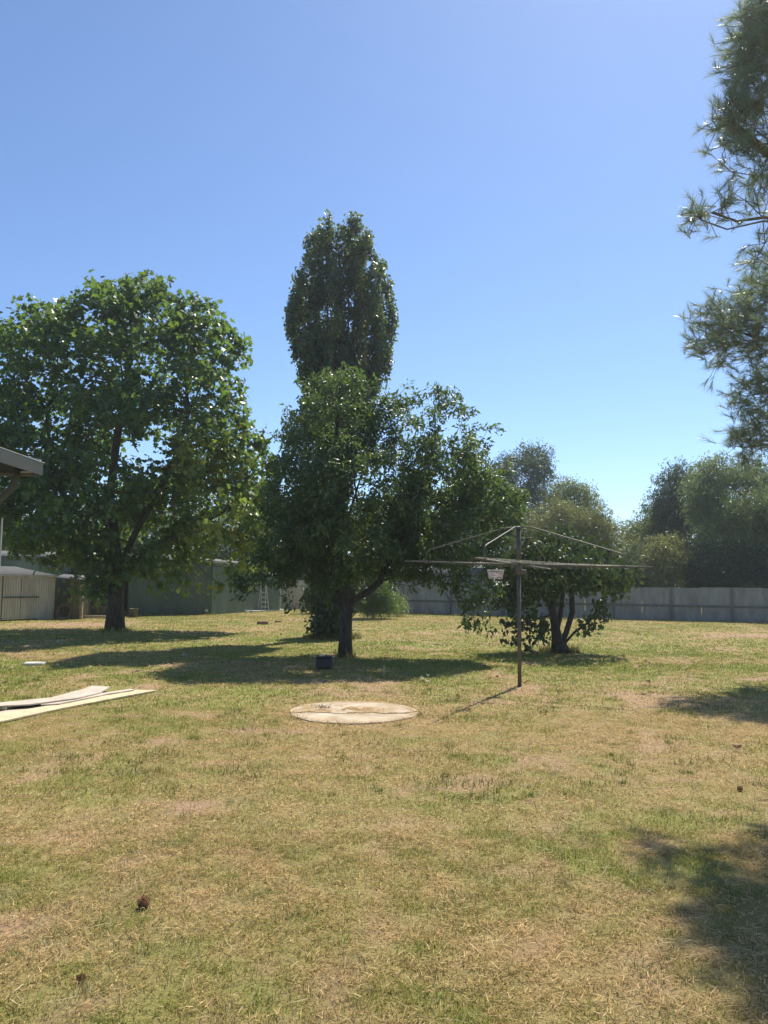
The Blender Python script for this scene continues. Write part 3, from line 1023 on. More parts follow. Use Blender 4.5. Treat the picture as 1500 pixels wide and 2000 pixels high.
def make_clutter():
    # timber chest, stacked planks and odds and ends between lean-to and plane tree
    c = gp(187, 1204)
    t = empty('timber_crate', (c.x, c.y + .3, 0), 'brown timber crate standing between the lean-to and the plane tree', 'crate')
    for z in range(3):
        MB().box((0, -.3, .085 + z * .165), (1.1, .025, .155), None, .006).build('plank', M['timber'], t)
        MB().box((0, .3, .085 + z * .165), (1.1, .025, .155), None, .006).build('plank', M['timber'], t)
    for s in (-1, 1):
        MB().box((s * .54, 0, .25), (.025, .57, .5), None, .006).build('end_board', M['timber'], t)
    MB().box((0, 0, .515), (1.16, .64, .03), None, .006).build('lid', M['junk'], t)
    o = MB().box((0, 0, .10), (.46, .34, .2), None, .03).build('old_box', M['junk'])
    o.location = (c.x - .02, c.y + .3, .532); props(o, 'rusty brown box on the lid of the timber crate', 'box')
    o = MB().lathe((0, 0, 0), [(0.001, 0), (.10, 0), (.12, .09), (.105, .09), (.09, .015), (0.001, .015)], 16).build('enamel_bowl', M['white'], None, True)
    o.location = (c.x - .05, c.y + .28, .733); props(o, 'small white bowl on top of the rusty box', 'bowl')
    o = MB().box((0, 0, .015), (.16, .12, .03), None, .008).build('white_tile', M['white'])
    o.location = (c.x - .38, c.y + .1, .532); props(o, 'small white tile on the left end of the timber crate lid', 'tile')
    for i, (px, py, ang, L_) in enumerate(((198, 1207, -.12, 1.3), (204, 1206, -.02, 1.5), (190, 1208.5, -.2, 1.0))):
        b = gp(px, py)
        o = MB().box((0, 0, 0), (L_, .12, .045), None, .006).build('loose_plank', M['timber'])
        o.location = (b.x, b.y - .25, .03 + .048 * i); o.rotation_euler = (0, 0, ang)
        props(o, ['lowest of three loose planks piled left of the plane trunk', 'middle of three loose planks piled left of the plane trunk', 'topmost short plank of the pile left of the plane trunk'][i], 'plank')
    c = gp(250, 1206)
    o = MB().lathe((0, 0, 0), [(.001, 0), (.17, 0), (.2, .38), (.21, .4), (.19, .4), (.16, .03), (.001, .03)], 18).build('old_drum', M['galv_dull'], None, True)
    o.location = (c.x + .25, c.y, 0); props(o, 'dull steel tub against the green shed by its dark doorway', 'tub')


make_clutter()


# ------------------------------------------------------------------ water tank, slab, ladder, cream panel
def make_tank_corner():
    s0, s1 = gp(478, 1196.5), gp(550, 1192.5)
    c = (s0 + s1) / 2
    d = (s1 - s0).normalized()
    ang = math.atan2(d.y, d.x)
    o = MB().box((0, .55, .04), ((s1 - s0).length, 1.5, .10), None, .012).build('concrete_slab', M['slab'])
    o.location = (c.x, c.y, 0); o.rotation_euler = (0, 0, ang)
    props(o, 'pale concrete slab at the foot of the green tank and ladder', 'slab')
    tk = dp(521, 1196, c.y + 1.0)
    t = empty('water_tank', (tk.x, tk.y + .15, .095), 'round dark green water tank standing on the concrete slab', 'tank')
    prof = [(.001, 0), (.72, 0)]
    z = 0
    for i in range(22):
        prof += [(.72, z + .02), (.732, z + .05)]; z += .085
    prof += [(.72, z + .02), (.70, z + .06), (.35, z + .2), (.001, z + .22)]
    MB().lathe((0, 0, 0), prof, 40).build('tank_body', M['tank'], t, True)
    MB().lathe((0, 0, z + .2), [(.2, 0), (.2, .06), (.001, .07)], 20).build('tank_lid', M['tank'], t)
    # step ladder leaning at the tank
    lb = gp(518, 1195.5)
    L = empty('step_ladder', (lb.x, lb.y - .12, .095), 'pale aluminium step ladder standing against the dark green tank', 'ladder', rz=.15)
    H = 1.42
    for s in (-1, 1):
        MB().bar((s * .21, -.02, 0), (s * .13 - .10, .22, H), .03, .06).build('rail', M['alu'], L)
        MB().bar((s * .20 - .2, .55, 0), (s * .12 - .10, .27, H - .02), .025, .045).build('back_leg', M['alu'], L)
    for k in range(5):
        u = (k + .7) / 5.4
        w = .42 - .16 * u
        MB().box((-.10 * u, -.02 + .24 * u, H * u), (w - .03, .09, .03), None, .004).build('step', M['alu'], L)
    MB().box((-.10, .24, H + .02), (.3, .16, .04), None, .006).build('top_cap', M['alu'], L)
    # cream ribbed panel right of the tank
    p0, p1 = gp(547, 1191.5), gp(599, 1191)
    f = empty('cream_panel_fence', p0, 'short cream ribbed steel fence panel between the green tank and the dark gap', 'fence')
    dd = p1 - p0; n_ = Vector((dd.y, -dd.x, 0)).normalized(); n_ = n_ if n_.y < 0 else -n_
    rib_sheet((0, 0), dd.xy, .03, 1.75, M['shed_cream'], f, n_.xy, .19, .035, .8, name='fence_sheet')
    for e in (Vector((0, 0, 0)), dd):
        MB().box(e + n_ * .05 + Vector((0, 0, .88)), (.06, .06, 1.78), None, .006).build('post', M['gutter'], f)
    # neighbour's low shed seen above the fence
    c = dp(868, 1126, 50)
    f = empty('neighbour_shed', (c.x, 50, 0), 'pale grey shed showing above the back fence between the tree trunks', 'shed')
    rib_sheet((-3.4, 0), (3.2, 0), 0, 2.25, M['fence'], f, (0, -1), .15, .02, 1.1)
    rib_sheet((3.2, 0), (3.2, 4), 0, 2.25, M['fence'], f, (1, 0), .15, .02, 1.1, name='side_sheet')
    rib_sheet((-3.4, 0), (-3.4, 4), 0, 2.25, M['fence'], f, (-1, 0), .15, .02, 1.1, name='side_sheet')
    rib_roof((-3.6, -.2, 2.25), (3.4, -.2, 2.25), (3.4, 2, 2.75), (-3.6, 2, 2.75), M['zinc'], f, .15, .03, 5)
    rib_roof((-3.6, 4.2, 2.25), (3.4, 4.2, 2.25), (3.4, 2, 2.75), (-3.6, 2, 2.75), M['zinc'], f, .15, .03, 5)


make_tank_corner()


# ------------------------------------------------------------------ carport corner at the left edge
def make_carport():
    Yc = 9.0
    pe = dp(72, 918, Yc)                      # outer corner of the eave
    f = empty('carport', (pe.x - .42, Yc, 0), 'dark carport roof corner with gutter, downpipe and post at the left edge', 'carport')
    o = Vector((pe.x - .42, Yc, 0))
    def L(px, py, y=Yc): return dp(px, py, y) - o
    zt0 = L(-2, 884).z; zt1 = L(82, 903).z; xr = L(82, 903).x; x0 = L(-2, 884).x
    slope = (zt0 - zt1) / (xr - x0)
    xl = x0 - 3.6; ztl = zt0 + slope * 3.6
    zb = L(10, 930).z
    D = 3.2
    # roof sheets, long in depth
    rib_roof((xr, 0, zt1 - .02), (xr, -D, zt1 - .02), (xl, -D, ztl - .02), (xl, 0, ztl - .02), M['carport'], f, .15, .025, 6)
    # end fascia (deep, tapering to the eave)
    xf = L(70, 930).x
    vs = []
    for y in (-.03, .0):
        vs += [(xl, y, zb - .0), (xf, y, zb), (xf, y, zt1 - .05 + slope * (xr - xf)), (xl, y, ztl - .05)]
    MB().add(vs, [(0, 1, 2, 3), (7, 6, 5, 4), (0, 4, 5, 1), (1, 5, 6, 2), (3, 2, 6, 7), (0, 3, 7, 4)]).build('end_fascia', M['carport'], f)
    MB().bar((xl, -.045, ztl + .01), (xr, -.045, zt1 + .01), .05, .035).build('barge_capping', M['gutter'], f)  # kept pale to paint in the sunlit roof edge
    MB().box(((x0 + xf) / 2 - .8, -.05, zb + .015), (xf - x0 + 1.6, .035, .035)).build('lower_trim', M['galv_dull'], f)
    MB().box((L(53, 925).x, -.05, L(50, 926).z + .0), (.2, .03, .05)).build('bracket', M['gutter'], f)
    # gutter along the eave (runs back and forward)
    gx = xr - .04
    g = MB().box((gx - .02, -D / 2, zt1 - .09), (.012 + .11, D + .04, .012))
    g.box((gx + .04, -D / 2, zt1 - .08), (.012, D + .04, .15)); g.box((gx - .07, -D / 2, zt1 - .05), (.012, D + .04, .09))
    g.box((gx - .015, .02, zt1 - .05), (.12, .012, .09)); g.box((gx - .015, -D - .02, zt1 - .05), (.12, .012, .09))
    g.build('gutter', M['carport'], f)  # dark carport colour stands for the gutter's shaded side
    MB().box((gx + .045, -D / 2, zt1 + .0), (.008, D + .06, .008)).build('gutter_lip', M['gutter'], f)  # pale strip paints in the sun on the gutter's top edge
    # downpipe elbow
    e0 = L(38, 931); e1 = L(30, 950); e2 = L(8, 972); xp = L(-6, 1000).x
    MB().tube([(e0.x, -.06, zt1 - .1), (e0.x, -.06, e0.z), (e1.x + .01, -.06, e1.z), (e2.x + .01, -.06, e2.z), (xp, -.06, L(0, 992).z), (xp, -.06, .05)], .04, 12).build('downpipe', M['carport'], f, True)
    MB().box((xp - .09, .0, zb / 2), (.09, .09, zb), None, .006).build('post', M['carport'], f)
    MB().box((xl + .3, .0, zb / 2), (.09, .09, zb), None, .006).build('post', M['carport'], f)
    MB().box((xl + .3, -D, ztl / 2 - .1), (.09, .09, ztl - .2), None, .006).build('post', M['carport'], f)
    MB().tube([(xp + .065, .0, zb - .5), (xp + .065, .0, .05)], .012, 8).build('conduit', M['gutter'], f)
    for y in (-1.0, -2.1, -3.1):
        MB().bar((xl, y, ztl - .12), (xr - .1, y, zt1 - .10), .05, .1).build('rafter', M['carport'], f)


make_carport()


# ================================================================== OBJECTS ON THE LAWN
def make_hoist():
    base = gp(1015, 1340)
    f = empty('rotary_clothesline', (base.x, base.y, 0), 'rusty grey rotary clothesline standing in the middle of the lawn', 'clothesline')
    # four arm ends from the photo: right, left, near-left, far-right
    ends = [dp(1275, 1108, 11.24), dp(791, 1096, 12.96), dp(927, 1090, 10.35)]
    ends = [e - Vector((base.x, base.y, 0)) for e in ends]
    hub_z = (ends[0].z + ends[1].z) / 2
    ends.append(Vector((-ends[2].x, -ends[2].y, 2 * hub_z - ends[2].z)))
    topz = dp(1016, 1030, base.y).z
    hub = Vector((0, 0, hub_z))
    MB().tube([(0, 0, -.05), (0, 0, hub_z - .12)], .031, 14).build('lower_pole', M['galv_dull'], f, True)
    MB().tube([(0, 0, hub_z - .12), (0, 0, topz - .02)], .038, 14).build('upper_pole', M['galv_dull'], f, True)
    MB().lathe((0, 0, hub_z - .16), [(.034, 0), (.055, .01), (.055, .1), (.042, .14)], 14).build('collar', M['galv_dull'], f, True)
    h = MB().box((.07, -.02, hub_z - .12), (.1, .06, .08), None, .01); h.build('gear_housing', M['galv_dull'], f)
    MB().tube([(.1, -.05, hub_z - .12), (.1, -.14, hub_z - .12), (.1, -.14, hub_z - .26), (.1, -.2, hub_z - .26)], .008, 6).build('crank_handle', M['galv_dull'], f)
    MB().lathe((0, 0, topz - .03), [(.046, 0), (.05, .01), (.05, .035), (.02, .05), (.001, .052)], 14).build('top_cap', M['galv_dull'], f, True)
    for e in ends:
        d = (e - hub); L_ = d.length; dn = d.normalized()
        MB().tube([hub + dn * .05, e], .0135, 8).build('arm', M['galv'], f, True)
        j = hub + dn * (L_ * .805)
        T = Vector((0, 0, topz))
        pts = [T, T + Vector((dn.x, dn.y, 0)) * .22 + Vector((0, 0, -.005)), T + Vector((dn.x, dn.y, 0)) * .34 + Vector((0, 0, -.04))]
        jt = j + Vector((0, 0, .16))
        pre = jt - Vector((dn.x, dn.y, 0)) * .07 + Vector((0, 0, .045))
        pts += [pts[-1].lerp(pre, u) for u in (.33, .66)] + [pre, jt + Vector((0, 0, -.0)), j + Vector((0, 0, -.01))]
        MB().tube(pts, .010, 8).build('brace', M['galv'], f, True)
        MB().box(j, (.05, .05, .05), None, .008).build('clamp', M['galv_dull'], f)
    # line wires: closed squares at six radii
    order = [0, 2, 1, 3]
    for u in (.40, .60, .80, .985):
        m = MB()
        for i in range(4):
            a = hub + (ends[order[i]] - hub) * u; b = hub + (ends[order[(i + 1) % 4]] - hub) * u
            sag = Vector((0, 0, -.02 * u)); c = (a + b) / 2 + sag
            up = Vector((0, 0, .012))
            m.tube([a + up, c + up, b + up], .0017, 5, False)
        m.build('line_wire', M['wire'], f)
    # peg basket hanging from the wire
    pb = dp(968, 1113, base.y - 1.25)
    pk = empty('peg_basket', pb + Vector((0, 0, -.125)), 'small pale wire peg basket hanging from the clothesline', 'basket', rz=.25)
    w, dd, hh = .20, .13, .12
    m = MB()
    def rect(z, s): return [(-w / 2 * s, -dd / 2 * s, z), (w / 2 * s, -dd / 2 * s, z), (w / 2 * s, dd / 2 * s, z), (-w / 2 * s, dd / 2 * s, z), (-w / 2 * s, -dd / 2 * s, z)]
    for z, s in ((0, .82), (.03, .86), (.06, .9), (.09, .95)): m.tube(rect(z, s), .0032, 5)
    for sy in (-1, 1):
        for i in range(9):
            x = -w / 2 + w * i / 8; m.tube([(x * .82, sy * dd / 2 * .82, 0), (x, sy * dd / 2, hh)], .003, 4)
    for sx in (-1, 1):
        for i in range(5):
            y = -dd / 2 + dd * (i + .5) / 5; m.tube([(sx * w / 2 * .82, y * .82, 0), (sx * w / 2, y, hh)], .003, 4)
    for i in range(8):
        x = (-w / 2 + w * (i + .5) / 8) * .82; m.tube([(x, -dd / 2 * .82, 0), (x, dd / 2 * .82, 0)], .003, 4)
    m.build('basket_mesh', M['basket'], pk)
    MB().tube(rect(hh, 1.02), .007, 6).build('rim', M['basket'], pk)
    pegs = MB()
    for i in range(26):
        pegs.box((random.uniform(-.07, .07), random.uniform(-.04, .04), random.uniform(.01, .075)), (.07, .011, .009), Euler((random.random() * 3, random.random(), random.random() * 3)).to_matrix())
    pegs.build('peg', M['basket'], pk)
    zline = hub_z + (ends[2].z - hub_z) * .5 + .01 - pk.location.z
    for sx in (-1, 1):
        MB().tube([(sx * w / 2, 0, hh), (sx * w / 2 * .9, 0, hh + .05), (sx * .02 - .03, 0, zline), (sx * .02 - .02, .02, zline + .012)], .0026, 5).build('hook', M['wire'], pk)


make_hoist()


def ground_poly(m, pts, z, th):
    """a flat slab with pixel-traced corners lying at height z"""
    P = [gp(x, y, z + th) for x, y in pts]
    c = sum(P, Vector()) / len(P)
    n = len(P)
    vs = [p - c for p in P] + [p - c - Vector((0, 0, th)) for p in P]
    m.add(vs, [tuple(range(n)), tuple(range(2 * n - 1, n - 1, -1))] + [(i, (i + 1) % n, n + (i + 1) % n, n + i) for i in range(n)])
    return c


def make_sheets():
    specs = [
        ('fibro_offcut', [(-60, 1422), (-60, 1403), (100, 1377), (200, 1357), (266, 1347), (306, 1348), (240, 1360), (120, 1383)], .012, .018, 'fibro_y', 'long cream board nearest the camera of those lying on the left lawn'),
        ('fibro_offcut', [(-60, 1408), (-60, 1399), (60, 1380), (150, 1372), (120, 1380)], .004, .010, 'fibro', 'thin pale board lying low between the long cream board and the wide sheet'),
        ('fibro_offcut', [(80, 1376), (75, 1371), (236, 1348), (256, 1345), (262, 1347), (210, 1355), (115, 1374)], .034, .014, 'fibro', 'narrow pale board lying on the long cream board'),
        ('fibro_sheet', [(-60, 1382), (-60, 1378), (100, 1362), (160, 1346), (180, 1339), (214, 1341), (196, 1352), (150, 1363), (60, 1375)], .052, .016, 'fibro', 'wide whitish forked sheet on top, farthest of the boards on the left lawn'),
    ]
    for (nm, pts, z, th, mt, lab) in specs:
        m = MB(); P = [gp(x, y, z + th) for x, y in pts]
        c = ground_poly(m, pts, z, th)
        o = m.build(nm, M[mt]); o.location = c
        props(o, lab, 'board', 'boards lying on the lawn at left')
    # two battens under the top sheet
    for i, (px, py) in enumerate(((20, 1384), (130, 1366))):
        a = gp(px, py)
        o = MB().box((0, 0, .022), (.10, .45, .04), None, .004).build('timber_batten', M['timber'])
        o.location = (a.x, a.y, .0 if i == 0 else .0)
        o.location.z = .003
        props(o, ['short timber packer under the left end of the wide sheet', 'short timber packer under the middle of the wide sheet'][i], 'batten')
    # flat slab beyond
    a = gp(68, 1298)
    o = MB().box((0, 0, .0), (.36, .3, .05), None, .01).build('paving_slab', M['slab']); o.location = (a.x, a.y, .018); o.rotation_euler = (0, 0, .2)
    props(o, 'small grey paving slab set in the grass near the left edge', 'slab')


make_sheets()


def make_cover():
    c = gp(690, 1392)
    f = empty('concrete_cover', (c.x, c.y, 0), 'round concrete cover set in the lawn with cracks and dirt across it', 'cover')
    # disc split by a wandering crack into front and back pieces
    rad = .79
    def edge(a): return rad * (1 + .012 * math.sin(3 * a + 1) + .008 * math.sin(11 * a))
    n = 40
    crack = [(x, -.12 + .05 * math.sin(x * 7) + .03 * math.sin(x * 19 + 2) + .15 * (x > .35) * (x - .35)) for x in np.linspace(-.98, .98, 22)]
    def cy(x): return float(np.interp(x, [q[0] * rad for q in crack], [q[1] for q in crack]))
    for side, z in ((1, .020), (-1, .014)):
        arc = []
        for i in range(n + 1):
            a = math.pi * i / n
            x = math.cos(a) * edge(a * side); y = math.sin(a) * side * edge(a * side)
            if side * (y - cy(x)) > .006: arc.append((x, y))
            elif abs(x) < .8 * rad: arc.append((x, cy(x) + side * .006))
        xs = np.linspace(-rad * .97, rad * .97, 26)
        low = [(x, cy(x) + side * .007) for x in xs]
        outline = arc + low
        k = len(outline)
        vs = [(x, y, z) for x, y in outline] + [(x, y, -.05) for x, y in outline]
        m = MB().add(vs, [tuple(range(k)) if side > 0 else tuple(range(k))[::-1]] + [((i, k + i, k + (i + 1) % k, (i + 1) % k) if side > 0 else (i, (i + 1) % k, k + (i + 1) % k, k + i)) for i in range(k)])
        o = m.build('cover_slab', M['concrete'], f)
    # dried dirt and clippings on top
    rng = np.random.default_rng(3)
    N_ = 12000
    x = rng.normal(-.12, .32, N_); y = rng.normal(.16, .17, N_)
    x[:900] = rng.uniform(-.75, .7, 900); y[:900] = np.array([cy(v) for v in x[:900]]) + rng.normal(0, .02, 900)
    ra = rng.uniform(0, 6.28, 2600); rq = rad - np.abs(rng.normal(0, .06, 2600)); x[900:3500] = np.cos(ra) * rq; y[900:3500] = np.sin(ra) * rq
    ok = (np.hypot(x, y) < rad * .98) & (fbm(x + 5, y + 5, 5, 3) > .46)
    x, y = x[ok], y[ok]; n_ = len(x)
    az = rng.uniform(0, 6.28, n_); L = rng.uniform(.015, .05, n_)
    P = np.stack([x, y, np.full(n_, .021) + rng.uniform(0, .01, n_)], 1)
    d = np.stack([np.cos(az), np.sin(az), rng.normal(0.05, .15, n_)], 1); pr = np.stack([-np.sin(az), np.cos(az), np.zeros(n_)], 1) * .0022
    V = np.stack([P - pr, P + pr, P + d * L[:, None]], 1).reshape(-1, 3)
    col = np.repeat(STRAW * rng.uniform(.55, 1.15, n_)[:, None], 3, axis=0)
    stuff(link('clippings', np_mesh('clippings', V, np.arange(n_ * 3).reshape(-1, 3), M['grass'], col=col), f))
    # dark weed tuft at the left edge
    tv = MB()
    for i in range(60):
        a = random.uniform(0, 6.28); l = random.uniform(.04, .1); bx = -.42 + random.gauss(0, .05); by = .22 + random.gauss(0, .04)
        tip = (bx + math.cos(a) * l, by + math.sin(a) * l, .02 + random.uniform(.01, .07))
        tv.add([(bx - .003, by, .018), (bx + .003, by, .018), tip], [(0, 1, 2)])
    stuff(tv.build('dry_weed', M['junk'], f))
    return c, rad


CC, CR = make_cover()


def small_things():
    c = gp(513, 1219)
    o = MB().box((0, 0, .05), (.42, .2, .13), None, .008).build('brick', M['brick'])
    o.name = 'concrete_block'; o.location = (c.x, c.y, 0); o.rotation_euler = (0, 0, .05)
    props(o, 'larger brown block on the grass in front of the ladder', 'block')
    c = gp(543, 1215.5)
    o = MB().box((0, 0, .035), (.25, .13, .08), None, .008).build('broken_brick', M['brick'])
    o.location = (c.x, c.y, 0); o.rotation_euler = (.08, .05, .4)
    props(o, 'smaller half buried brick just right of the brown block', 'brick')
    # bucket in the shade
    c = gp(633, 1307)
    t = empty('plastic_tub', (c.x, c.y, 0), 'dark grey tub with a pale lid in the shade left of the trunk', 'tub')
    MB().box((0, 0, .12), (.30, .30, .21), None, .03).build('tub_body', M['bucket'], t, False)
    MB().box((0, 0, .235), (.31, .31, .022), None, .01).build('lid', M['bucket'], t)
    MB().box((-.04, 0.02, .251), (.12, .10, .012), None, .006).build('handle', M['lid'], t)
    # white stake
    c = gp(750, 1322)
    o = MB().box((0, 0, .09), (.012, .012, .22)).build('garden_stake', M['stake']); o.location = c
    props(o, 'thin white stake upright in the shaded grass right of the trunk', 'stake')
    # pine cones
    def cone(loc, s, rot, label, dark=False):
        m = MB(); n = 0
        m.lathe((0, 0, 0), [(.001, -.02), (.18, .0), (.30, .25), (.22, .6), (.06, .95), (.001, 1.0)], 10)
        o_ = empty('pine_cone', loc, label, 'pine cone')
        core = m.build('core', M['cone'], o_)
        sc = MB()
        for ring in range(9):
            zz = .04 + ring * .105; rr = .34 * math.sin(math.pi * (.22 + .74 * zz)) + .02
            k = 9 if ring < 6 else 6
            for i in range(k):
                a = 2 * math.pi * (i + .5 * (ring % 2)) / k + ring * .3
                ca, sa = math.cos(a), math.sin(a); wv = .075
                tipz = zz + .10; r2 = rr + .17
                sc.add([(ca * rr * .4 - sa * .03, sa * rr * .4 + ca * .03, zz - .02), (ca * rr * .4 + sa * .03, sa * rr * .4 - ca * .03, zz - .02),
                        (ca * r2 + sa * wv, sa * r2 - ca * wv, tipz), (ca * r2 - sa * wv, sa * r2 + ca * wv, tipz),
                        (ca * r2 * 1.02, sa * r2 * 1.02, tipz - .07)],
                       [(0, 1, 2, 3), (1, 4, 2), (0, 3, 4), (3, 2, 4), (0, 4, 1)])
        stuff(sc.build('scales', M['cone'], o_))
        o_.location.z = float(ground_z(np.array([loc[0]]), np.array([loc[1]]))[0]) + (.004 if abs(rot[0]) < 1 else s * .32)
        o_.scale = (s, s, s); o_.rotation_euler = rot
    a = gp(283, 1772); cone((a.x, a.y, .014), .058, (.25, -.2, 0), 'open brown pine cone standing in the grass at lower left')
    a = gp(1440, 1546); cone((a.x, a.y, .02), .042, (1.35, .3, 1.0), 'small brown pine cone lying at right beside the tree shadow')
    a = gp(150, 1922); cone((a.x, a.y, .012), .034, (1.2, .8, 2.0), 'tiny dark pine cone sunk in the grass at the lower left corner')
    # fallen leaves
    spots = [(1242, 1304), (1248, 1306), (1323, 1285), (1342, 1287), (1190, 1328), (1365, 1391), (1372, 1392), (1300, 1348), (1198, 1361), (1265, 1294), (1184, 1274), (823, 1329), (938, 1374),
             (955, 1259), (985, 1262), (1112, 1262), (1140, 1265), (1272, 1298), (1335, 1309), (1050, 1260), (906, 1276), (920, 1280), (700, 1222), (800, 1232), (860, 1228), (95, 1300), (102, 1299),
             (20, 1308), (138, 1299), (10, 1334), (195, 1246), (205, 1262), (214, 1261), (170, 1256), (310, 1318), (500, 1242), (515, 1248), (545, 1232), (575, 1372), (512, 1370), (460, 1232),
             (1500 - 60, 1470), (1225, 1356), (1160, 1300), (1385, 1250), (1250, 1240), (1330, 1232), (1095, 1257), (930, 1350), (890, 1362)]
    rng = np.random.default_rng(5)
    for i in range(85):
        if i < 45: spots.append((rng.uniform(0, 480), rng.uniform(1228, 1310)))
        else: spots.append((rng.uniform(500, 1480), rng.uniform(1215, 1345)))
    tv, tf = LEAF_PLANE
    meshes = []
    for k, col in enumerate([(0.45, .36, .22), (.24, .13, .06), (.34, .24, .13), (.55, .48, .34)]):
        v = tv.copy(); v[:, 2] += [0.0, .22, .1, .3][k] * (v[:, 0] ** 2) * 2 + .12 * np.sin(v[:, 1] * 5)
        meshes.append(np_mesh('fallen_leaf', v, tf, M['fallen'], col=np.tile(np.array(col), (len(v), 1))))
    for i, (x, y) in enumerate(spots):
        g = gp(x, y)
        o = link('fallen_leaf', meshes[i % 4])
        s = random.uniform(.06, .115)
        o.location = (g.x, g.y, float(ground_z(np.array([g.x]), np.array([g.y]))[0]) + .03)
        o.scale = (s, s, s); o.rotation_euler = (random.uniform(-.6, .6), random.uniform(-.6, .6), random.uniform(0, 6.28))
        props(o, 'dry curled fallen leaf lying on the lawn', 'leaf', 'dry leaves scattered over the lawn')


small_things()


# ================================================================== TREES
def V3(p): return tuple(p)


def plane_tree():
    rng = np.random.default_rng(11)
    b = gp(224, 1232); Yt = b.y
    t = empty('plane_tree', b, 'big round leafy plane tree with maple-like leaves in front of the green shed', 'tree')
    K = Yt
    L = [plobe(250, 700, 165, 130, K, 2.8), plobe(110, 720, 110, 110, K, 2.4), plobe(400, 730, 72, 115, K, 2.2), plobe(300, 615, 95, 60, K, 1.6), plobe(210, 625, 80, 55, K, 1.4),
         plobe(285, 565, 22, 35, K, .5), plobe(190, 585, 40, 30, K, .7), plobe(90, 625, 40, 35, K, .8), plobe(384, 615, 35, 45, K, .7), plobe(455, 680, 24, 40, K, .7), plobe(22, 680, 35, 35, K, .9),
         plobe(240, 880, 220, 130, K, 3.6), plobe(70, 860, 110, 120, K, 2.8), plobe(410, 860, 75, 110, K, 2.4), plobe(200, 1010, 210, 75, K, 3.4), plobe(40, 1000, 90, 80, K, 2.2),
         plobe(430, 1000, 100, 90, K, 2.6), plobe(495, 950, 50, 90, K + .8, 1.2), plobe(500, 890, 34, 44, K + .8, .7), plobe(490, 1010, 50, 70, K + 1.2, 1.0), plobe(120, 1075, 80, 22, K, 1.6), plobe(330, 1085, 90, 35, K, 1.8), plobe(460, 1080, 70, 50, K, 1.4),
         plobe(415, 1120, 30, 30, K, .6), plobe(-50, 880, 60, 150, K, 2), plobe(235, 1120, 70, 40, K, 1.3), plobe(345, 1135, 35, 20, K, .5), plobe(180, 1140, 40, 30, K, .6)]
    pts = carve(thin(sample_lobes(L, 1900, .55, rng), .39), .9, .375)
    shoots_ = []
    for (x, y, h) in ((285, 575, 45), (245, 585, 28), (190, 590, 30), (152, 610, 20), (78, 622, 25), (100, 615, 18), (380, 615, 42), (405, 625, 35), (325, 600, 30), (455, 680, 36), (468, 690, 40), (22, 690, 34), (8, 680, 20), (60, 640, 22),
                      (440, 650, 20), (215, 575, 22), (265, 565, 25), (308, 575, 28), (130, 620, 20), (470, 760, 10), (472, 830, 8), (350, 605, 22), (515, 880, 22), (500, 870, 20), (530, 930, 12)):
        for k in range(3): shoots_.append(dp(x + rng.uniform(-3, 3), y - h * k / 2.4, K + rng.uniform(-.5, .5)))
    shoots_ = np.array(shoots_)
    pts = np.vstack([pts, shoots_])
    trunk = [b, dp(226, 1180, Yt), dp(228, 1120, Yt), dp(222, 1040, Yt), dp(215, 960, Yt + .1), dp(228, 860, Yt), dp(245, 760, Yt - .1), dp(255, 690, Yt)]
    seeds = [[V3(p) for p in trunk],
             [V3(dp(228, 1125, Yt)), V3(dp(255, 1060, Yt - .3)), V3(dp(290, 990, Yt - .5)), V3(dp(340, 900, Yt - .6)), V3(dp(370, 800, Yt - .4))],
             [V3(dp(226, 1140, Yt)), V3(dp(190, 1080, Yt + .3)), V3(dp(140, 1010, Yt + .4)), V3(dp(100, 900, Yt + .3)), V3(dp(90, 800, Yt))],
             [V3(dp(228, 1110, Yt)), V3(dp(300, 1065, Yt + .2)), V3(dp(400, 1020, Yt + .6)), V3(dp(470, 980, Yt + .8))],
             [V3(dp(226, 1150, Yt)), V3(dp(150, 1125, Yt - .2)), V3(dp(80, 1095, Yt - .4))],
             [V3(dp(220, 1040, Yt)), V3(dp(170, 980, Yt - 1.2)), V3(dp(150, 900, Yt - 1.8))],
             [V3(dp(222, 1040, Yt)), V3(dp(250, 950, Yt + 1.3)), V3(dp(280, 850, Yt + 1.8))]]
    nd, par, tips = grow(seeds, pts, .5, .3, .15, rng)
    wood_mesh('w', nd, par, .25, .012, M['bark_plane'], t, split=.05, flare=1.35, n_big=14, origin=b)
    cc = np.array(dp(240, 850, Yt))
    pts = pts[:-len(shoots_)]
    stuff(foliage('leafy_shoots', t, b, shoots_, M['leaf_plane'], LEAF_PLANE, 17, .18, .15, .5, .5, .6, .2, cc, rng=rng))
    def tf_(P, r): return 0.55 * sstep(P[:, 0], cc[0] + 1.0, cc[0] + 3.2) * sstep(-P[:, 2], -7.8, -5.5) + .3 * (r.random(len(P)) < .012)  # lower right tint raised to paint in sun shining through the leaves
    stuff(foliage('crown', t, b, pts, M['leaf_plane'], LEAF_PLANE, 36, .185, (.34, .34, .27), .75, .35, .55, .35, cc, tint_fn=tf_, rng=rng))


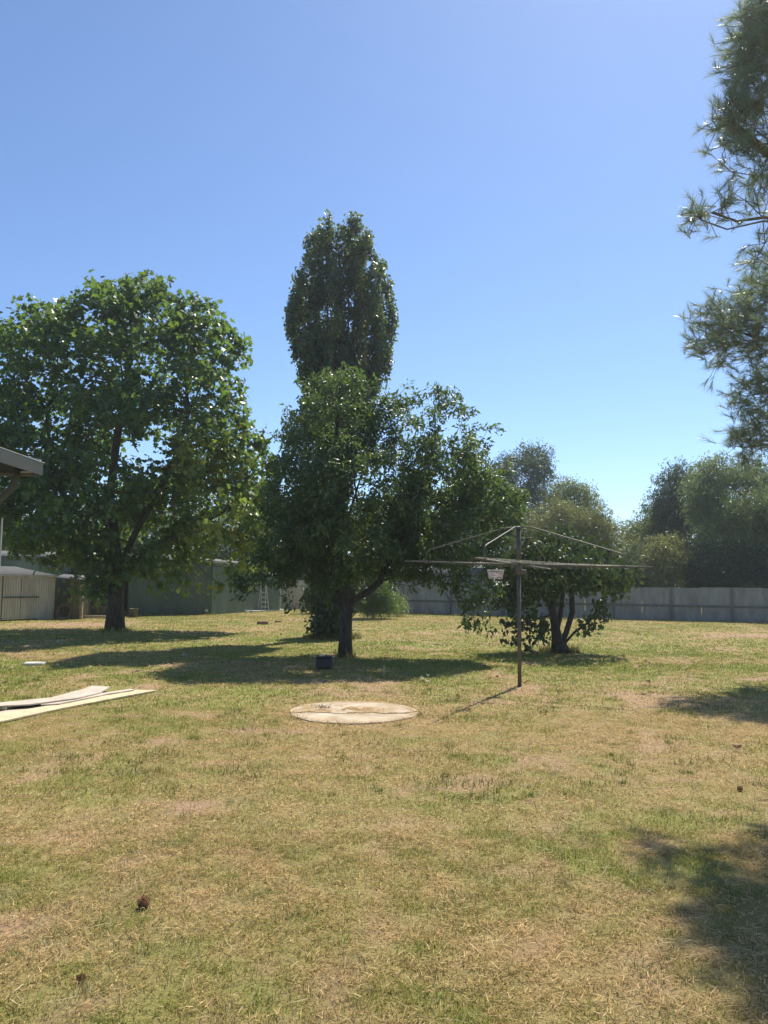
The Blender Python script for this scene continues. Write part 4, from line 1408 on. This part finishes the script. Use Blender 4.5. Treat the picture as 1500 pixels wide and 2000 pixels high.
def poplar_tree():
    rng = np.random.default_rng(21)
    b = gp(650, 1245); Y0 = b.y
    t = empty('poplar_tree', b, 'tall narrow poplar rising above and behind the spreading fruit tree', 'tree')
    L = []
    cols = [(590, 620, 32, 95), (615, 530, 32, 80), (642, 495, 28, 60), (636, 458, 20, 28), (676, 470, 22, 34), (690, 480, 28, 60), (715, 530, 30, 80), (740, 580, 28, 70), (757, 640, 24, 70), (755, 520, 14, 22),
            (640, 620, 40, 120), (690, 620, 38, 120), (725, 680, 34, 80), (610, 700, 34, 60), (660, 720, 60, 70), (740, 710, 26, 40), (596, 735, 18, 30), (575, 600, 18, 40), (565, 630, 12, 16), (648, 800, 70, 70), (690, 790, 50, 60), (716, 760, 24, 30)]
    for (x, y, rx, ry) in cols:
        L.append(plobe(663 + (x - 663) * .93, y, rx * .88, ry, Y0 + rng.uniform(-.6, .6), max(.25, rx / FPX * Y0 * 1.1)))
    pts = carve(thin(sample_lobes(L, 1300, .5, rng), .20), 2.6, .37, 9.)
    trunk = [V3(b), V3(dp(650, 1150, Y0)), V3(dp(655, 1000, Y0)), V3(dp(658, 880, Y0)), V3(dp(662, 760, Y0)), V3(dp(665, 620, Y0)), V3(dp(662, 500, Y0))]
    seeds = [trunk]
    for (x0, y0, x1, y1, x2, y2, dy) in ((655, 900, 610, 760, 592, 600, -.3), (657, 860, 625, 700, 620, 500, .4), (658, 850, 700, 720, 712, 540, -.4), (656, 900, 720, 760, 748, 620, .3), (660, 800, 680, 640, 682, 480, .5), (660, 780, 640, 620, 636, 460, -.5)):
        seeds.append([V3(dp(x0, y0, Y0)), V3(dp(x1, y1, Y0 + dy)), V3(dp(x2, y2, Y0 + dy))])
    nd, par, tips = grow(seeds, pts, .45, .15, .06, rng)
    wood_mesh('w', nd, par, .2, .008, M['bark_grey'], t, split=.045, origin=b)
    stuff(foliage('crown', t, b, pts, M['leaf_poplar'], LEAF_RHOMB, 105, .095, (.12, .12, .24), .25, .45, .8, .5, np.array(dp(665, 620, Y0)), rng=rng,
                  tint_fn=lambda P, r: .25 * (np.sin(P[:, 0] * 7) > .75) + .5 * (r.random(len(P)) < .008)))
    # ring of suckers round the foot
    sk = [plobe(645, 1190, 38, 40, Y0 - .2, .7), plobe(640, 1150, 30, 40, Y0, .6), plobe(650, 1225, 34, 18, Y0 - .3, .6), plobe(672, 1150, 30, 50, Y0, .6), plobe(655, 1120, 40, 40, Y0, .7)]
    sp = sample_lobes(sk, 130, .4, rng)
    m = MB()
    for p in sp[::3]:
        q = Vector((b.x + rng.uniform(-.4, .4), b.y + rng.uniform(-.3, .3), 0)) - b
        m.tube([q, (q + Vector(p) - b) / 2 + Vector((0, 0, .1)), Vector(p) - b], [.02, .012, .005], 5, False)
    s_ = empty('sucker_thicket', b, 'dense dark thicket of shoots round the poplar foot behind the main trunk', 'shrub')
    m.build('stems', M['bark_grey'], s_)
    stuff(foliage('leaves', s_, b, sp, M['leaf_dark'], LEAF_RHOMB, 90, .11, .22, .4, .5, .7, .4, rng=rng))


def fruit_tree():
    rng = np.random.default_rng(31)
    b = gp(674, 1283); Yt = b.y
    t = empty('fruit_tree', b, 'dark spreading fruit tree at centre with a forked trunk and a round tub beside it', 'tree')
    K = Yt
    t['label'] = 'dark spreading fruit tree in the centre with a curved right limb'
    L = [plobe(655, 775, 72, 42, K, 1.0), plobe(650, 860, 95, 75, K, 1.5), plobe(600, 960, 78, 80, K, 1.6), plobe(585, 1050, 68, 75, K, 1.5), plobe(700, 960, 130, 110, K, 2.2), plobe(690, 1060, 130, 65, K, 2.0),
         plobe(790, 850, 65, 60, K, 1.2), plobe(850, 840, 65, 60, K, 1.1), plobe(865, 920, 85, 75, K, 1.5), plobe(930, 970, 55, 60, K, 1.1), plobe(900, 1040, 95, 60, K, 1.4), plobe(820, 1030, 90, 70, K, 1.6),
         plobe(930, 1120, 42, 60, K - .3, .7), plobe(920, 1190, 20, 32, K - .3, .35), plobe(860, 1100, 60, 35, K, .9), plobe(545, 1110, 55, 40, K, .9), plobe(490, 1130, 30, 24, K, .4), plobe(600, 1120, 60, 40, K, 1.0),
         plobe(570, 1160, 24, 24, K, .4), plobe(858, 785, 24, 30, K, .4), plobe(545, 930, 28, 40, K, .5), plobe(985, 990, 30, 40, K + .5, .5), plobe(745, 800, 32, 28, K, .5), plobe(650, 1110, 50, 30, K - .4, .8), plobe(790, 1100, 50, 25, K, .7)]
    pts = carve(thin(sample_lobes(L, 1900, .6, rng), .20), 1.3, .365, 4.)
    sprigs = []
    extra = [((x0, y0), (x0 + dx * .5, y0 + dy * .5), (x0 + dx, y0 + dy)) for x0, y0, dx, dy in (
        (600, 760, -14, -16), (640, 740, -4, -18), (690, 740, 10, -18), (720, 760, 14, -14), (580, 850, -22, -8), (530, 1000, -16, -6), (520, 1050, -14, 6), (745, 800, 6, -24), (765, 800, 18, -8), (820, 790, -4, -18),
        (880, 785, 12, -16), (905, 810, 18, -8), (925, 890, 22, -6), (975, 930, 18, -14), (1010, 975, 14, -10), (1000, 1020, 16, 6), (620, 750, -10, -10), (670, 732, 4, -14), (540, 960, -14, -12), (600, 1165, -4, 22), (640, 1150, 2, 24), (860, 1130, 4, 20), (830, 1120, -4, 18), (890, 1140, 2, 26))]
    for line in extra + list((((560, 870), (535, 850), (512, 843)), ((590, 815), (575, 808), (562, 800)), ((750, 790), (775, 775), (795, 755)), ((790, 800), (800, 790), (803, 782)), ((858, 790), (858, 765), (856, 755)), ((900, 830), (930, 832), (955, 835), (975, 838)),
                 ((920, 850), (940, 862), (950, 870)), ((560, 1140), (565, 1165), (568, 1185)), ((480, 1130), (470, 1145), (468, 1165)), ((935, 1180), (950, 1200), (958, 1228)), ((905, 1190), (908, 1210), (912, 1222)), ((560, 910), (540, 905), (530, 912)),
                 ((800, 1110), (803, 1125), (808, 1145)), ((760, 1115), (768, 1128), (772, 1140)), ((985, 960), (1005, 962), (1020, 965)))):
        for (x, y) in line: sprigs.append(dp(x, y, K + rng.uniform(-.2, .2)))
    sprigs = np.array(sprigs)
    seeds = [[V3(b), V3(dp(675, 1240, K)), V3(dp(677, 1192, K)), V3(dp(668, 1140, K)), V3(dp(662, 1080, K)), V3(dp(668, 1000, K)), V3(dp(655, 900, K)), V3(dp(660, 800, K))],
             [V3(dp(678, 1190, K)), V3(dp(690, 1172, K)), V3(dp(720, 1155, K)), V3(dp(742, 1135, K)), V3(dp(752, 1110, K)), V3(dp(790, 1040, K)), V3(dp(830, 960, K)), V3(dp(850, 860, K))],
             [V3(dp(752, 1110, K)), V3(dp(830, 1060, K - .2)), V3(dp(900, 1020, K - .3)), V3(dp(945, 1060, K - .4))],
             [V3(dp(664, 1100, K)), V3(dp(620, 1060, K + .2)), V3(dp(590, 980, K + .2))],
             [V3(dp(662, 1080, K)), V3(dp(700, 1000, K - .5)), V3(dp(690, 920, K - .8))],
             [V3(dp(670, 1050, K)), V3(dp(690, 980, K + .6)), V3(dp(720, 880, K + .8))]]
    allp = np.vstack([pts, sprigs])
    nd, par, tips = grow(seeds, allp, .3, .3, .12, rng)
    wood_mesh('w', nd, par, .135, .0055, M['bark_grey'], t, split=.03, origin=b, flare=1.3, n_big=12)
    cc = np.array(dp(720, 1000, K))
    def tf_(P, r): return .25 * (fbm(P[:, 0], P[:, 2], 1.2, 2, 77.) > .6)
    stuff(foliage('crown', t, b, pts, M['leaf_fruit'], LEAF_ELL, 76, .113, (.155, .155, .14), .45, .45, .65, .35, cc, tint_fn=tf_, rng=rng))
    stuff(foliage('sprigs', t, b, sprigs, M['leaf_fruit'], LEAF_ELL, 20, .12, .09, .4, .3, .6, .3, cc, rng=rng))
    # a sucker at the trunk base right side
    MB().tube([Vector((.12, -.05, .85)), Vector((.22, -.05, .95)), Vector((.28, -.05, 1.12))], [.014, .01, .006], 6).build('side_shoot', M['bark_grey'], t)
    MB().tube([Vector((.17, -.05, .9)), Vector((.15, -.05, 1.05)), Vector((.13, -.05, 1.15))], [.01, .008, .004], 6).build('side_shoot', M['bark_grey'], t)


def broad_tree():
    rng = np.random.default_rng(41)
    b = gp(1095, 1276); Yt = b.y
    t = empty('broadleaf_tree', b, 'short multi-stemmed broadleaf tree behind the clothesline with drooping leaves', 'tree')
    K = Yt
    L = [plobe(1080, 1095, 105, 26, K, 1.5), plobe(1090, 1125, 115, 24, K, 1.6), plobe(1005, 1130, 50, 34, K, 1.0), plobe(1185, 1120, 45, 30, K, .9), plobe(990, 1175, 30, 22, K, .6), plobe(1050, 1160, 50, 22, K, .9), plobe(1200, 1150, 24, 20, K, .4),
         plobe(1000, 1220, 16, 26, K - .3, .3), plobe(1050, 1225, 26, 20, K - .4, .4), plobe(1155, 1210, 24, 18, K, .35), plobe(1180, 1185, 16, 16, K, .3), plobe(1028, 1250, 12, 14, K - .4, .2), plobe(1130, 1075, 60, 16, K, .8), plobe(1060, 1070, 60, 16, K, .8), plobe(1100, 1050, 40, 14, K, .6)]
    pts = thin(sample_lobes(L, 420, .5, rng), .25)
    seeds = [[V3(b), V3(dp(1088, 1245, K)), V3(dp(1080, 1200, K)), V3(dp(1072, 1150, K)), V3(dp(1065, 1100, K)), V3(dp(1060, 1050, K))],
             [V3(dp(1094, 1262, K)), V3(dp(1106, 1235, K - .05)), V3(dp(1118, 1195, K - .05)), V3(dp(1116, 1155, K)), V3(dp(1135, 1100, K)), V3(dp(1150, 1050, K))],
             [V3(dp(1086, 1240, K)), V3(dp(1094, 1205, K + .15)), V3(dp(1100, 1150, K + .3)), V3(dp(1095, 1080, K + .4))],
             [V3(dp(1080, 1200, K)), V3(dp(1050, 1172, K - .1)), V3(dp(1015, 1150, K - .2))],
             [V3(dp(1116, 1160, K)), V3(dp(1150, 1140, K)), V3(dp(1190, 1125, K))],
             [V3(dp(1098, 1262, K - .1)), V3(dp(1122, 1235, K - .15)), V3(dp(1150, 1215, K - .15))]]
    nd, par, tips = grow(seeds, pts, .25, .3, .12, rng)
    wood_mesh('w', nd, par, .17, .006, M['bark_grey'], t, split=.035, origin=b, flare=1.4, n_big=12)
    stuff(foliage('crown', t, b, pts, M['leaf_broad'], LEAF_HEART, 34, .105, (.19, .19, .16), .15, .55, .6, .9, np.array(dp(1090, 1100, K)), rng=rng))


def far_tree(name, label, lobes, Y, base_px, mat, bark='bark_gum', n=260, per=46, size=.34, dmin=.5, droop=.5, seed=1, group=None, trunk_r=.22, spread=.5, up=.35, cat='tree'):
    rng = np.random.default_rng(seed)
    b = dp(base_px, 1140, Y); b.z = 0
    t = empty(name, b, label, cat, group)
    L = [plobe(x, y, rx, ry, Y + rng.uniform(-.5, .5)) for (x, y, rx, ry) in lobes]
    pts = carve(thin(sample_lobes(L, n, .55, rng), dmin), .75, .42, seed * 3.7)
    pts = pts[pts[:, 2] > .25]
    low = min(p[2] for p in pts); topc = max(L, key=lambda l: l[0][2])[0]
    mid = np.array(L[0][0])
    h1 = max(.5, mid[2] * .45)
    seeds = [[V3(b), (b.x * .7 + mid[0] * .3, b.y, h1), tuple(mid * .7 + np.array(topc) * .3)]]
    for c, r in L[1:5]:
        seeds.append([(b.x * .7 + mid[0] * .3, b.y, h1), ((b.x + c[0]) / 2, (b.y + c[1]) / 2, (h1 + c[2]) / 2 + .2), tuple(c)])
    nd, par, tips = grow(seeds, pts, .9, .25, .15, rng)
    wood_mesh('w', nd, par, trunk_r, .012, M[bark], t, split=.05, origin=b, n_big=8, n_small=3)
    sp = [spray(9, seed * 10 + k) for k in range(3)]
    stuff(foliage('crown', t, b, pts, M[mat], sp, per, size, spread, up, .5, .7, droop, rng=rng, along=(0, 0, -droop)))


def pine(name, label, base, trunk_top, lobes, n, seed, r0=.2, limbs=(), shoots=5, dmin=.3, nl=.15, spread=.16, w=.012, nn=46):
    rng = np.random.default_rng(seed)
    b = Vector(base)
    t = empty(name, b, label, 'tree')
    pts = thin(sample_lobes(lobes, n, .5, rng), dmin)
    if seed == 51: pts = carve(pts, 1.4, .41, 51.)
    seeds = [[V3(b), tuple((b + Vector(trunk_top)) / 2 + Vector((.08, .05, 0))), V3(trunk_top)]] + [[V3(p) for p in l] for l in limbs]
    nd, par, tips = grow(seeds, pts, .3, .12, .12, rng)
    wood_mesh('w', nd, par, r0, .005, M['bark_pine'], t, split=.04, origin=b, n_big=12)
    # shoots: point outward from the limb they sit on and turn up
    tp = nd[tips]; pa = nd[par[tips]]
    dirs = norm(tp - pa)
    c = np.repeat(tp, shoots, axis=0); dd = np.repeat(dirs, shoots, axis=0)
    k = len(c)
    D = norm(dd + rng.normal(0, .45, (k, 3)) + np.array([0, 0, .35]))
    P = c + rng.normal(0, spread, (k, 3)) - np.array(b)
    sc = nl * rng.uniform(.8, 1.25, k)
    tint = np.clip(rng.beta(2, 2, k) * .8 + .1, 0, 1)
    tm = [shoot(nn, seed * 7 + j, w) for j in range(4)]
    which = rng.integers(0, 4, k); Vs = []; Ts = []; Ti = []; bi = 0
    for j, (tv, tf) in enumerate(tm):
        m_ = which == j
        V, T, ti = stamp(tv, tf, P[m_], D[m_], rng.normal(0, 1, (m_.sum(), 3)), sc[m_], tint[m_])
        Vs.append(V); Ts.append(T + bi); Ti.append(ti); bi += len(V)
    stuff(link('needles', np_mesh('needles', np.vstack(Vs), np.vstack(Ts), M['needle'], np.concatenate(Ti)), t))
    # twigs joining the shoots
    m = MB()
    for i in range(0, k):
        a = Vector(c[i] - np.array(b)); q = Vector(P[i])
        m.tube([a, q, q + Vector(D[i]) * sc[i] * .6], [.005, .004, .002], 3, False)
    m.build('twigs', M['bark_pine'], t)


plane_tree()
poplar_tree()
fruit_tree()
broad_tree()

YA = 8.6
pine('pine_tree', 'near long-needled pine reaching into the upper right of the frame',
     (6.1, 9.2, 0), (5.9, 9.0, 9.5),
     [plobe(1500, 60, 42, 80, YA, .6), plobe(1470, 130, 30, 34, YA, .35), plobe(1460, 215, 40, 34, YA, .5), plobe(1420, 250, 26, 30, YA, .35), plobe(1480, 300, 44, 42, YA, .5), plobe(1490, 365, 30, 26, YA, .4), plobe(1385, 405, 34, 22, YA, .35), plobe(1395, 400, 26, 18, YA, .3), plobe(1370, 415, 24, 22, YA, .3), plobe(1352, 432, 14, 16, YA, .2), plobe(1490, 500, 26, 34, YA, .4), plobe(1500, 560, 24, 30, YA, .4),
      plobe(1570, 170, 36, 90, YA, .5), plobe(1600, 620, 50, 36, YA, .5), plobe(1580, 330, 40, 40, YA, .4), plobe(1840, 250, 60, 90, YA + .6, .6)],
     600, 51, .2,
     [[dp(1740, 430, YA + .2), dp(1600, 440, YA), dp(1490, 432, YA), dp(1420, 448, YA), dp(1370, 430, YA)],
      [dp(1740, 430, YA + .2), dp(1600, 425, YA), dp(1490, 425, YA + .1), dp(1440, 432, YA), dp(1390, 415, YA)],
      [dp(1740, 330, YA + .2), dp(1600, 290, YA), dp(1500, 300, YA), dp(1430, 240, YA)],
      [dp(1740, 180, YA + .2), dp(1600, 140, YA), dp(1500, 100, YA)]], shoots=8, dmin=.14, nl=.15, w=.014, nn=48, spread=.11)
YB = 14.6
pine('pine_tree', 'farther dark pine bulging in from the right edge below the near pine',
     (9.6, 15.2, 0), (9.4, 15.0, 9.5),
     [plobe(1425, 615, 48, 30, YB, .8), plobe(1392, 655, 30, 34, YB, .6), plobe(1440, 650, 44, 40, YB, 1.0), plobe(1490, 590, 44, 40, YB, .9), plobe(1450, 675, 60, 30, YB, 1.0), plobe(1490, 720, 44, 30, YB, .9), plobe(1480, 780, 34, 40, YB, .8), plobe(1510, 840, 50, 40, YB, .9), plobe(1430, 862, 22, 12, YB, .3), plobe(1485, 893, 36, 20, YB, .5), plobe(1505, 530, 26, 34, YB, .6),
      plobe(1590, 640, 70, 90, YB, 1.2), plobe(1620, 820, 80, 80, YB, 1.2), plobe(1740, 700, 80, 120, YB + .5, 1.3), plobe(1640, 470, 70, 70, YB, 1.1)],
     1150, 61, .26,
     [[dp(1700, 700, YB + .2), dp(1580, 680, YB), dp(1480, 660, YB), dp(1420, 640, YB)], [dp(1700, 860, YB + .2), dp(1560, 860, YB), dp(1450, 875, YB)], [dp(1700, 560, YB), dp(1560, 580, YB), dp(1470, 570, YB)]],
     shoots=7, dmin=.22, nl=.19, spread=.16, w=.018, nn=34)

far_tree('gum_tree', 'dark rounded tree beyond the fence right of the fruit tree crown', [(1010, 930, 60, 50), (970, 940, 40, 45), (1045, 905, 22, 28), (1000, 890, 30, 22), (1015, 1000, 60, 60), (960, 1010, 50, 60), (1020, 1080, 50, 60)], 52, 1000, 'leaf_dark', n=460, per=46, size=.42, dmin=.6, seed=71, spread=.5, droop=.2)
far_tree('gum_tree', 'grey-green weeping gum between the dark round tree and the open sky', [(1115, 970, 38, 34), (1145, 985, 20, 30), (1090, 990, 28, 34), (1120, 1040, 50, 50), (1160, 1040, 30, 30)], 50, 1120, 'leaf_gum', n=330, per=42, size=.40, dmin=.55, seed=72, droop=.9)
far_tree('wattle_tree', 'olive and rusty-tinged wattle tree beyond the fence behind the clothesline pole', [(1090, 1035, 70, 50), (1045, 1050, 45, 45), (1150, 1050, 50, 45), (1190, 1065, 30, 30), (1080, 1110, 80, 50), (1170, 1110, 55, 45), (1215, 1060, 22, 22)], 44, 1100, 'leaf_olive', n=520, per=48, size=.30, dmin=.5, seed=73, droop=.4)
far_tree('wattle_bush', 'small pale olive bush in the sky gap above the fence', [(1212, 1065, 26, 22), (1235, 1080, 24, 26), (1215, 1110, 30, 30)], 62, 1220, 'leaf_olive', n=110, per=20, size=.4, dmin=.6, seed=74, cat='bush')
far_tree('gum_tree', 'pale weeping gum at the left end of the right-hand tree row', [(1275, 1010, 38, 42), (1250, 1040, 24, 30), (1300, 1040, 45, 50), (1290, 1090, 50, 50)], 47, 1285, 'leaf_gum', n=330, per=44, size=.36, dmin=.5, seed=75, droop=.8)
far_tree('gum_tree', 'dark-crowned gum standing second in the right-hand tree row', [(1325, 940, 32, 32), (1345, 975, 50, 45), (1310, 985, 35, 35), (1350, 1040, 60, 50)], 45, 1340, 'leaf_dark', n=360, per=44, size=.36, dmin=.5, seed=76, droop=.6)
far_tree('gum_tree', 'tall pale gum with bare forked limbs below the farther pine', [(1405, 925, 38, 30), (1385, 955, 34, 34), (1430, 930, 24, 24), (1465, 935, 26, 30), (1490, 960, 20, 20), (1400, 1000, 50, 36), (1470, 1010, 40, 34)], 41, 1435, 'leaf_gum', n=330, per=42, size=.33, dmin=.5, seed=77, droop=.6, trunk_r=.25)
far_tree('gum_tree', 'broad green gum filling the right edge above the fence', [(1470, 1010, 60, 50), (1520, 990, 60, 60), (1440, 1045, 60, 45), (1500, 1060, 70, 50), (1580, 1030, 60, 80)], 39, 1500, 'leaf_gum', n=520, per=46, size=.30, dmin=.45, seed=78, droop=.6)
far_tree('dark_shrub', 'nearly black rounded shrub above the fence beside the clothesline arm end', [(1245, 1095, 26, 34), (1240, 1130, 40, 35), (1270, 1125, 30, 30)], 41, 1245, 'leaf_dark', n=380, per=46, size=.26, dmin=.35, seed=79, droop=.1, cat='shrub', trunk_r=.1, spread=.35)
far_tree('wattle_bush', 'brown-tipped bush above the fence in the middle of the right-hand row', [(1300, 1080, 40, 30), (1325, 1100, 45, 30), (1300, 1130, 55, 30), (1350, 1130, 40, 30)], 39.5, 1315, 'leaf_olive', n=330, per=44, size=.26, dmin=.4, seed=80, droop=.3, cat='bush', trunk_r=.1, spread=.4)
far_tree('dark_shrub', 'dark shadowy shrub behind the fence toward the right edge', [(1400, 1110, 50, 45), (1440, 1120, 50, 45), (1380, 1135, 40, 30)], 39, 1410, 'leaf_dark', n=420, per=44, size=.26, dmin=.4, seed=81, droop=.2, cat='shrub', trunk_r=.1, spread=.4)
far_tree('dark_shrub', 'dark shrub behind the fence at the right edge', [(1490, 1110, 50, 40), (1540, 1110, 60, 50), (1500, 1135, 50, 30)], 37.5, 1500, 'leaf_dark', n=420, per=44, size=.26, dmin=.4, seed=82, droop=.2, cat='shrub', trunk_r=.1, spread=.4)
# behind the sheds on the left and in the middle
for i, (cx, cy_, rx, ry, Yd, mt, lab, sd) in enumerate([
    (-20, 1030, 80, 75, 52, 'leaf_dark', 'dark tree behind the cream shed at the left edge', 90),
    (90, 1045, 70, 55, 50, 'leaf_olive', 'brownish-green tree behind the shed roofs left of the plane trunk', 91),
    (200, 1040, 80, 60, 54, 'leaf_dark', 'dark tree hidden behind the plane tree crown above the shed', 92),
    (330, 1050, 80, 55, 52, 'leaf_gum', 'grey-green tree above the green shed roof', 93),
    (450, 1040, 80, 65, 55, 'leaf_bright', 'bright green tree behind the right end of the green shed', 94),
    (560, 1060, 70, 70, 56, 'leaf_dark', 'dark tree beyond the ladder and the cream panel', 95),
    (700, 1070, 90, 60, 58, 'leaf_gum', 'grey-green tree beyond the fence behind the fruit tree trunk', 96),
    (840, 1060, 80, 55, 60, 'leaf_dark', 'dark tree beyond the neighbouring shed roof', 97)]):
    far_tree('background_tree', lab, [(cx, cy_, rx, ry), (cx - 30, cy_ + 50, rx * .8, ry * .8), (cx + 35, cy_ + 50, rx * .8, ry * .8)], Yd, cx, mt, n=300, per=30, size=.54, dmin=.75, seed=sd, spread=.6, droop=.4)
far_tree('leafy_shrub', 'bright green leafy shrub in the sun just right of the fruit tree trunk', [(728, 1160, 30, 34), (745, 1140, 22, 26), (705, 1165, 20, 30), (750, 1175, 26, 20), (715, 1135, 20, 20), (735, 1110, 20, 20)], 35, 728, 'leaf_bright', n=320, per=34, size=.20, dmin=.22, seed=101, cat='shrub', trunk_r=.04, spread=.25, droop=.3)
far_tree('leafy_shrub', 'low grey-green shrub against the fence right of the bright shrub', [(775, 1178, 18, 16), (790, 1185, 14, 12), (768, 1165, 12, 16)], 38, 776, 'leaf_gum', n=120, per=18, size=.16, dmin=.22, seed=102, cat='shrub', trunk_r=.03, spread=.22, droop=.2)
far_tree('leafy_shrub', 'dark shrub filling the gap between the cream panel and the fence', [(620, 1165, 26, 30), (615, 1150, 20, 20)], 41, 618, 'leaf_dark', n=140, per=22, size=.2, dmin=.25, seed=103, cat='shrub', trunk_r=.03, spread=.25, droop=.2)


def weeds():
    """weeds along the foot of fences and sheds: one ground cover object"""
    rng = np.random.default_rng(8)
    P = []; H = []
    for i in range(2600):
        t = rng.uniform(-8, 30); p = FA + FD * t + FN * rng.uniform(.05, .55)
        if fbm(np.array([t]), np.array([0.]), .8, 3)[0] < .42: continue
        P.append(p); H.append(.07 + .16 * rng.random() ** 3)
    for i in range(1500):
        t = rng.uniform(-.2, 6); p = GK + GDL * t + GNF * rng.uniform(.05, .45)
        P.append(p); H.append(.06 + .12 * rng.random() ** 2)
    for (x, y, r, n) in ((1095, 1274, .45, 900), (650, 1246, .8, 1600), (674, 1283, .22, 200), (225, 1233, .5, 400)):
        c = gp(x, y)
        for i in range(n):
            a = rng.uniform(0, 6.28); q = r * rng.uniform(.4, 1.1)
            P.append(c + Vector((math.cos(a) * q, math.sin(a) * q, 0))); H.append(.06 + .16 * rng.random() ** 2)
    P = np.array([tuple(p) for p in P]); H = np.array(H); n = len(P); P[:, 2] = 0
    az = rng.uniform(0, 6.28, n)
    D = np.stack([np.cos(az) * .5, np.sin(az) * .5, np.ones(n)], 1)
    pr = np.stack([-np.sin(az), np.cos(az), np.zeros(n)], 1) * .012
    V = np.stack([P - pr, P + pr, P + D * H[:, None]], 1).reshape(-1, 3)
    col = np.repeat(np.where(rng.random((n, 1)) < .6, GREEN, STRAW) * rng.uniform(.5, 1.0, n)[:, None], 3, axis=0)
    props(link('weeds', np_mesh('weeds', V, np.arange(3 * n).reshape(-1, 3), M['grass'], col=col)), 'scruffy weeds along the fence foot and round the trunks', 'weeds', kind='stuff')


weeds()


def power_line():
    a = dp(1120, 1032, 70); b = dp(1330, 1024, 66)
    o = MB().tube([a, (a + b) / 2 + Vector((0, 0, -.12)), b], .02, 5).build('overhead_wire', M['galv_dull'])
    props(o, 'thin overhead wire crossing the sky gap between the far trees', 'wire')


power_line()

# far tree belt so that the lawn does not meet an empty horizon
rng = np.random.default_rng(99)
n_ = 900
xx = rng.uniform(-190, 190, n_); hh = 5 + 4 * fbm(xx, xx * 0, .05, 3)
cen = np.stack([xx, rng.uniform(118, 135, n_), rng.random(n_) ** .7 * hh], 1)
o = foliage('distant_woodland', None, (0, 0, 0), cen, M['leaf_dark'], [spray(8, 5), spray(8, 6)], 9, 1.5, 1.0, .4, .1, .8, .2, rng=rng)
props(o, 'hazy belt of distant trees closing the horizon', 'woodland', kind='stuff')

KEEP_OUT.append(lambda x, y: (np.hypot(x - CC.x, y - CC.y) < CR * (.88 + .16 * vnoise(x * 7, y * 7))) & ~((np.hypot((x - CC.x + .50) / .30, (y - CC.y - .22) / .28) < 1) & (fbm(x, y, 9., 2) > .5)))


def boards_mask(x, y):
    pts = [(-60, 1420), (285, 1354), (306, 1348), (214, 1341), (180, 1339), (100, 1362), (-60, 1378)]
    P = [gp(a, b_) for a, b_ in pts]
    inside = np.zeros(len(x), bool)
    j = len(P) - 1
    for i in range(len(P)):
        c = ((P[i].y > y) != (P[j].y > y)) & (x < (P[j].x - P[i].x) * (y - P[i].y) / (P[j].y - P[i].y + 1e-9) + P[i].x)
        inside ^= c; j = i
    return inside


KEEP_OUT.append(lambda x, y: boards_mask(x, y) & (fbm(x, y, 8., 2, 61.) < .66))
make_grass()


# ------------------------------------------------------------------ added haze box: slight far haze, plus a veil imitating lens glare
hz = MB().box((0, 130, 8.5), (640, 400, 19)).build('haze', bpy.data.materials.new('haze_air'))
hm = hz.data.materials[0]; hm.use_nodes = True; hn = hm.node_tree.nodes; hn.clear()
hv = hn.new('ShaderNodeVolumePrincipled'); ho = hn.new('ShaderNodeOutputMaterial')
hv.inputs['Density'].default_value = 0.0008
hv.inputs['Anisotropy'].default_value = 0.6
hv.inputs['Color'].default_value = (0.80, 0.88, 1.0, 1)
hm.node_tree.links.new(hv.outputs[0], ho.inputs['Volume'])
hz['kind'] = 'stuff'
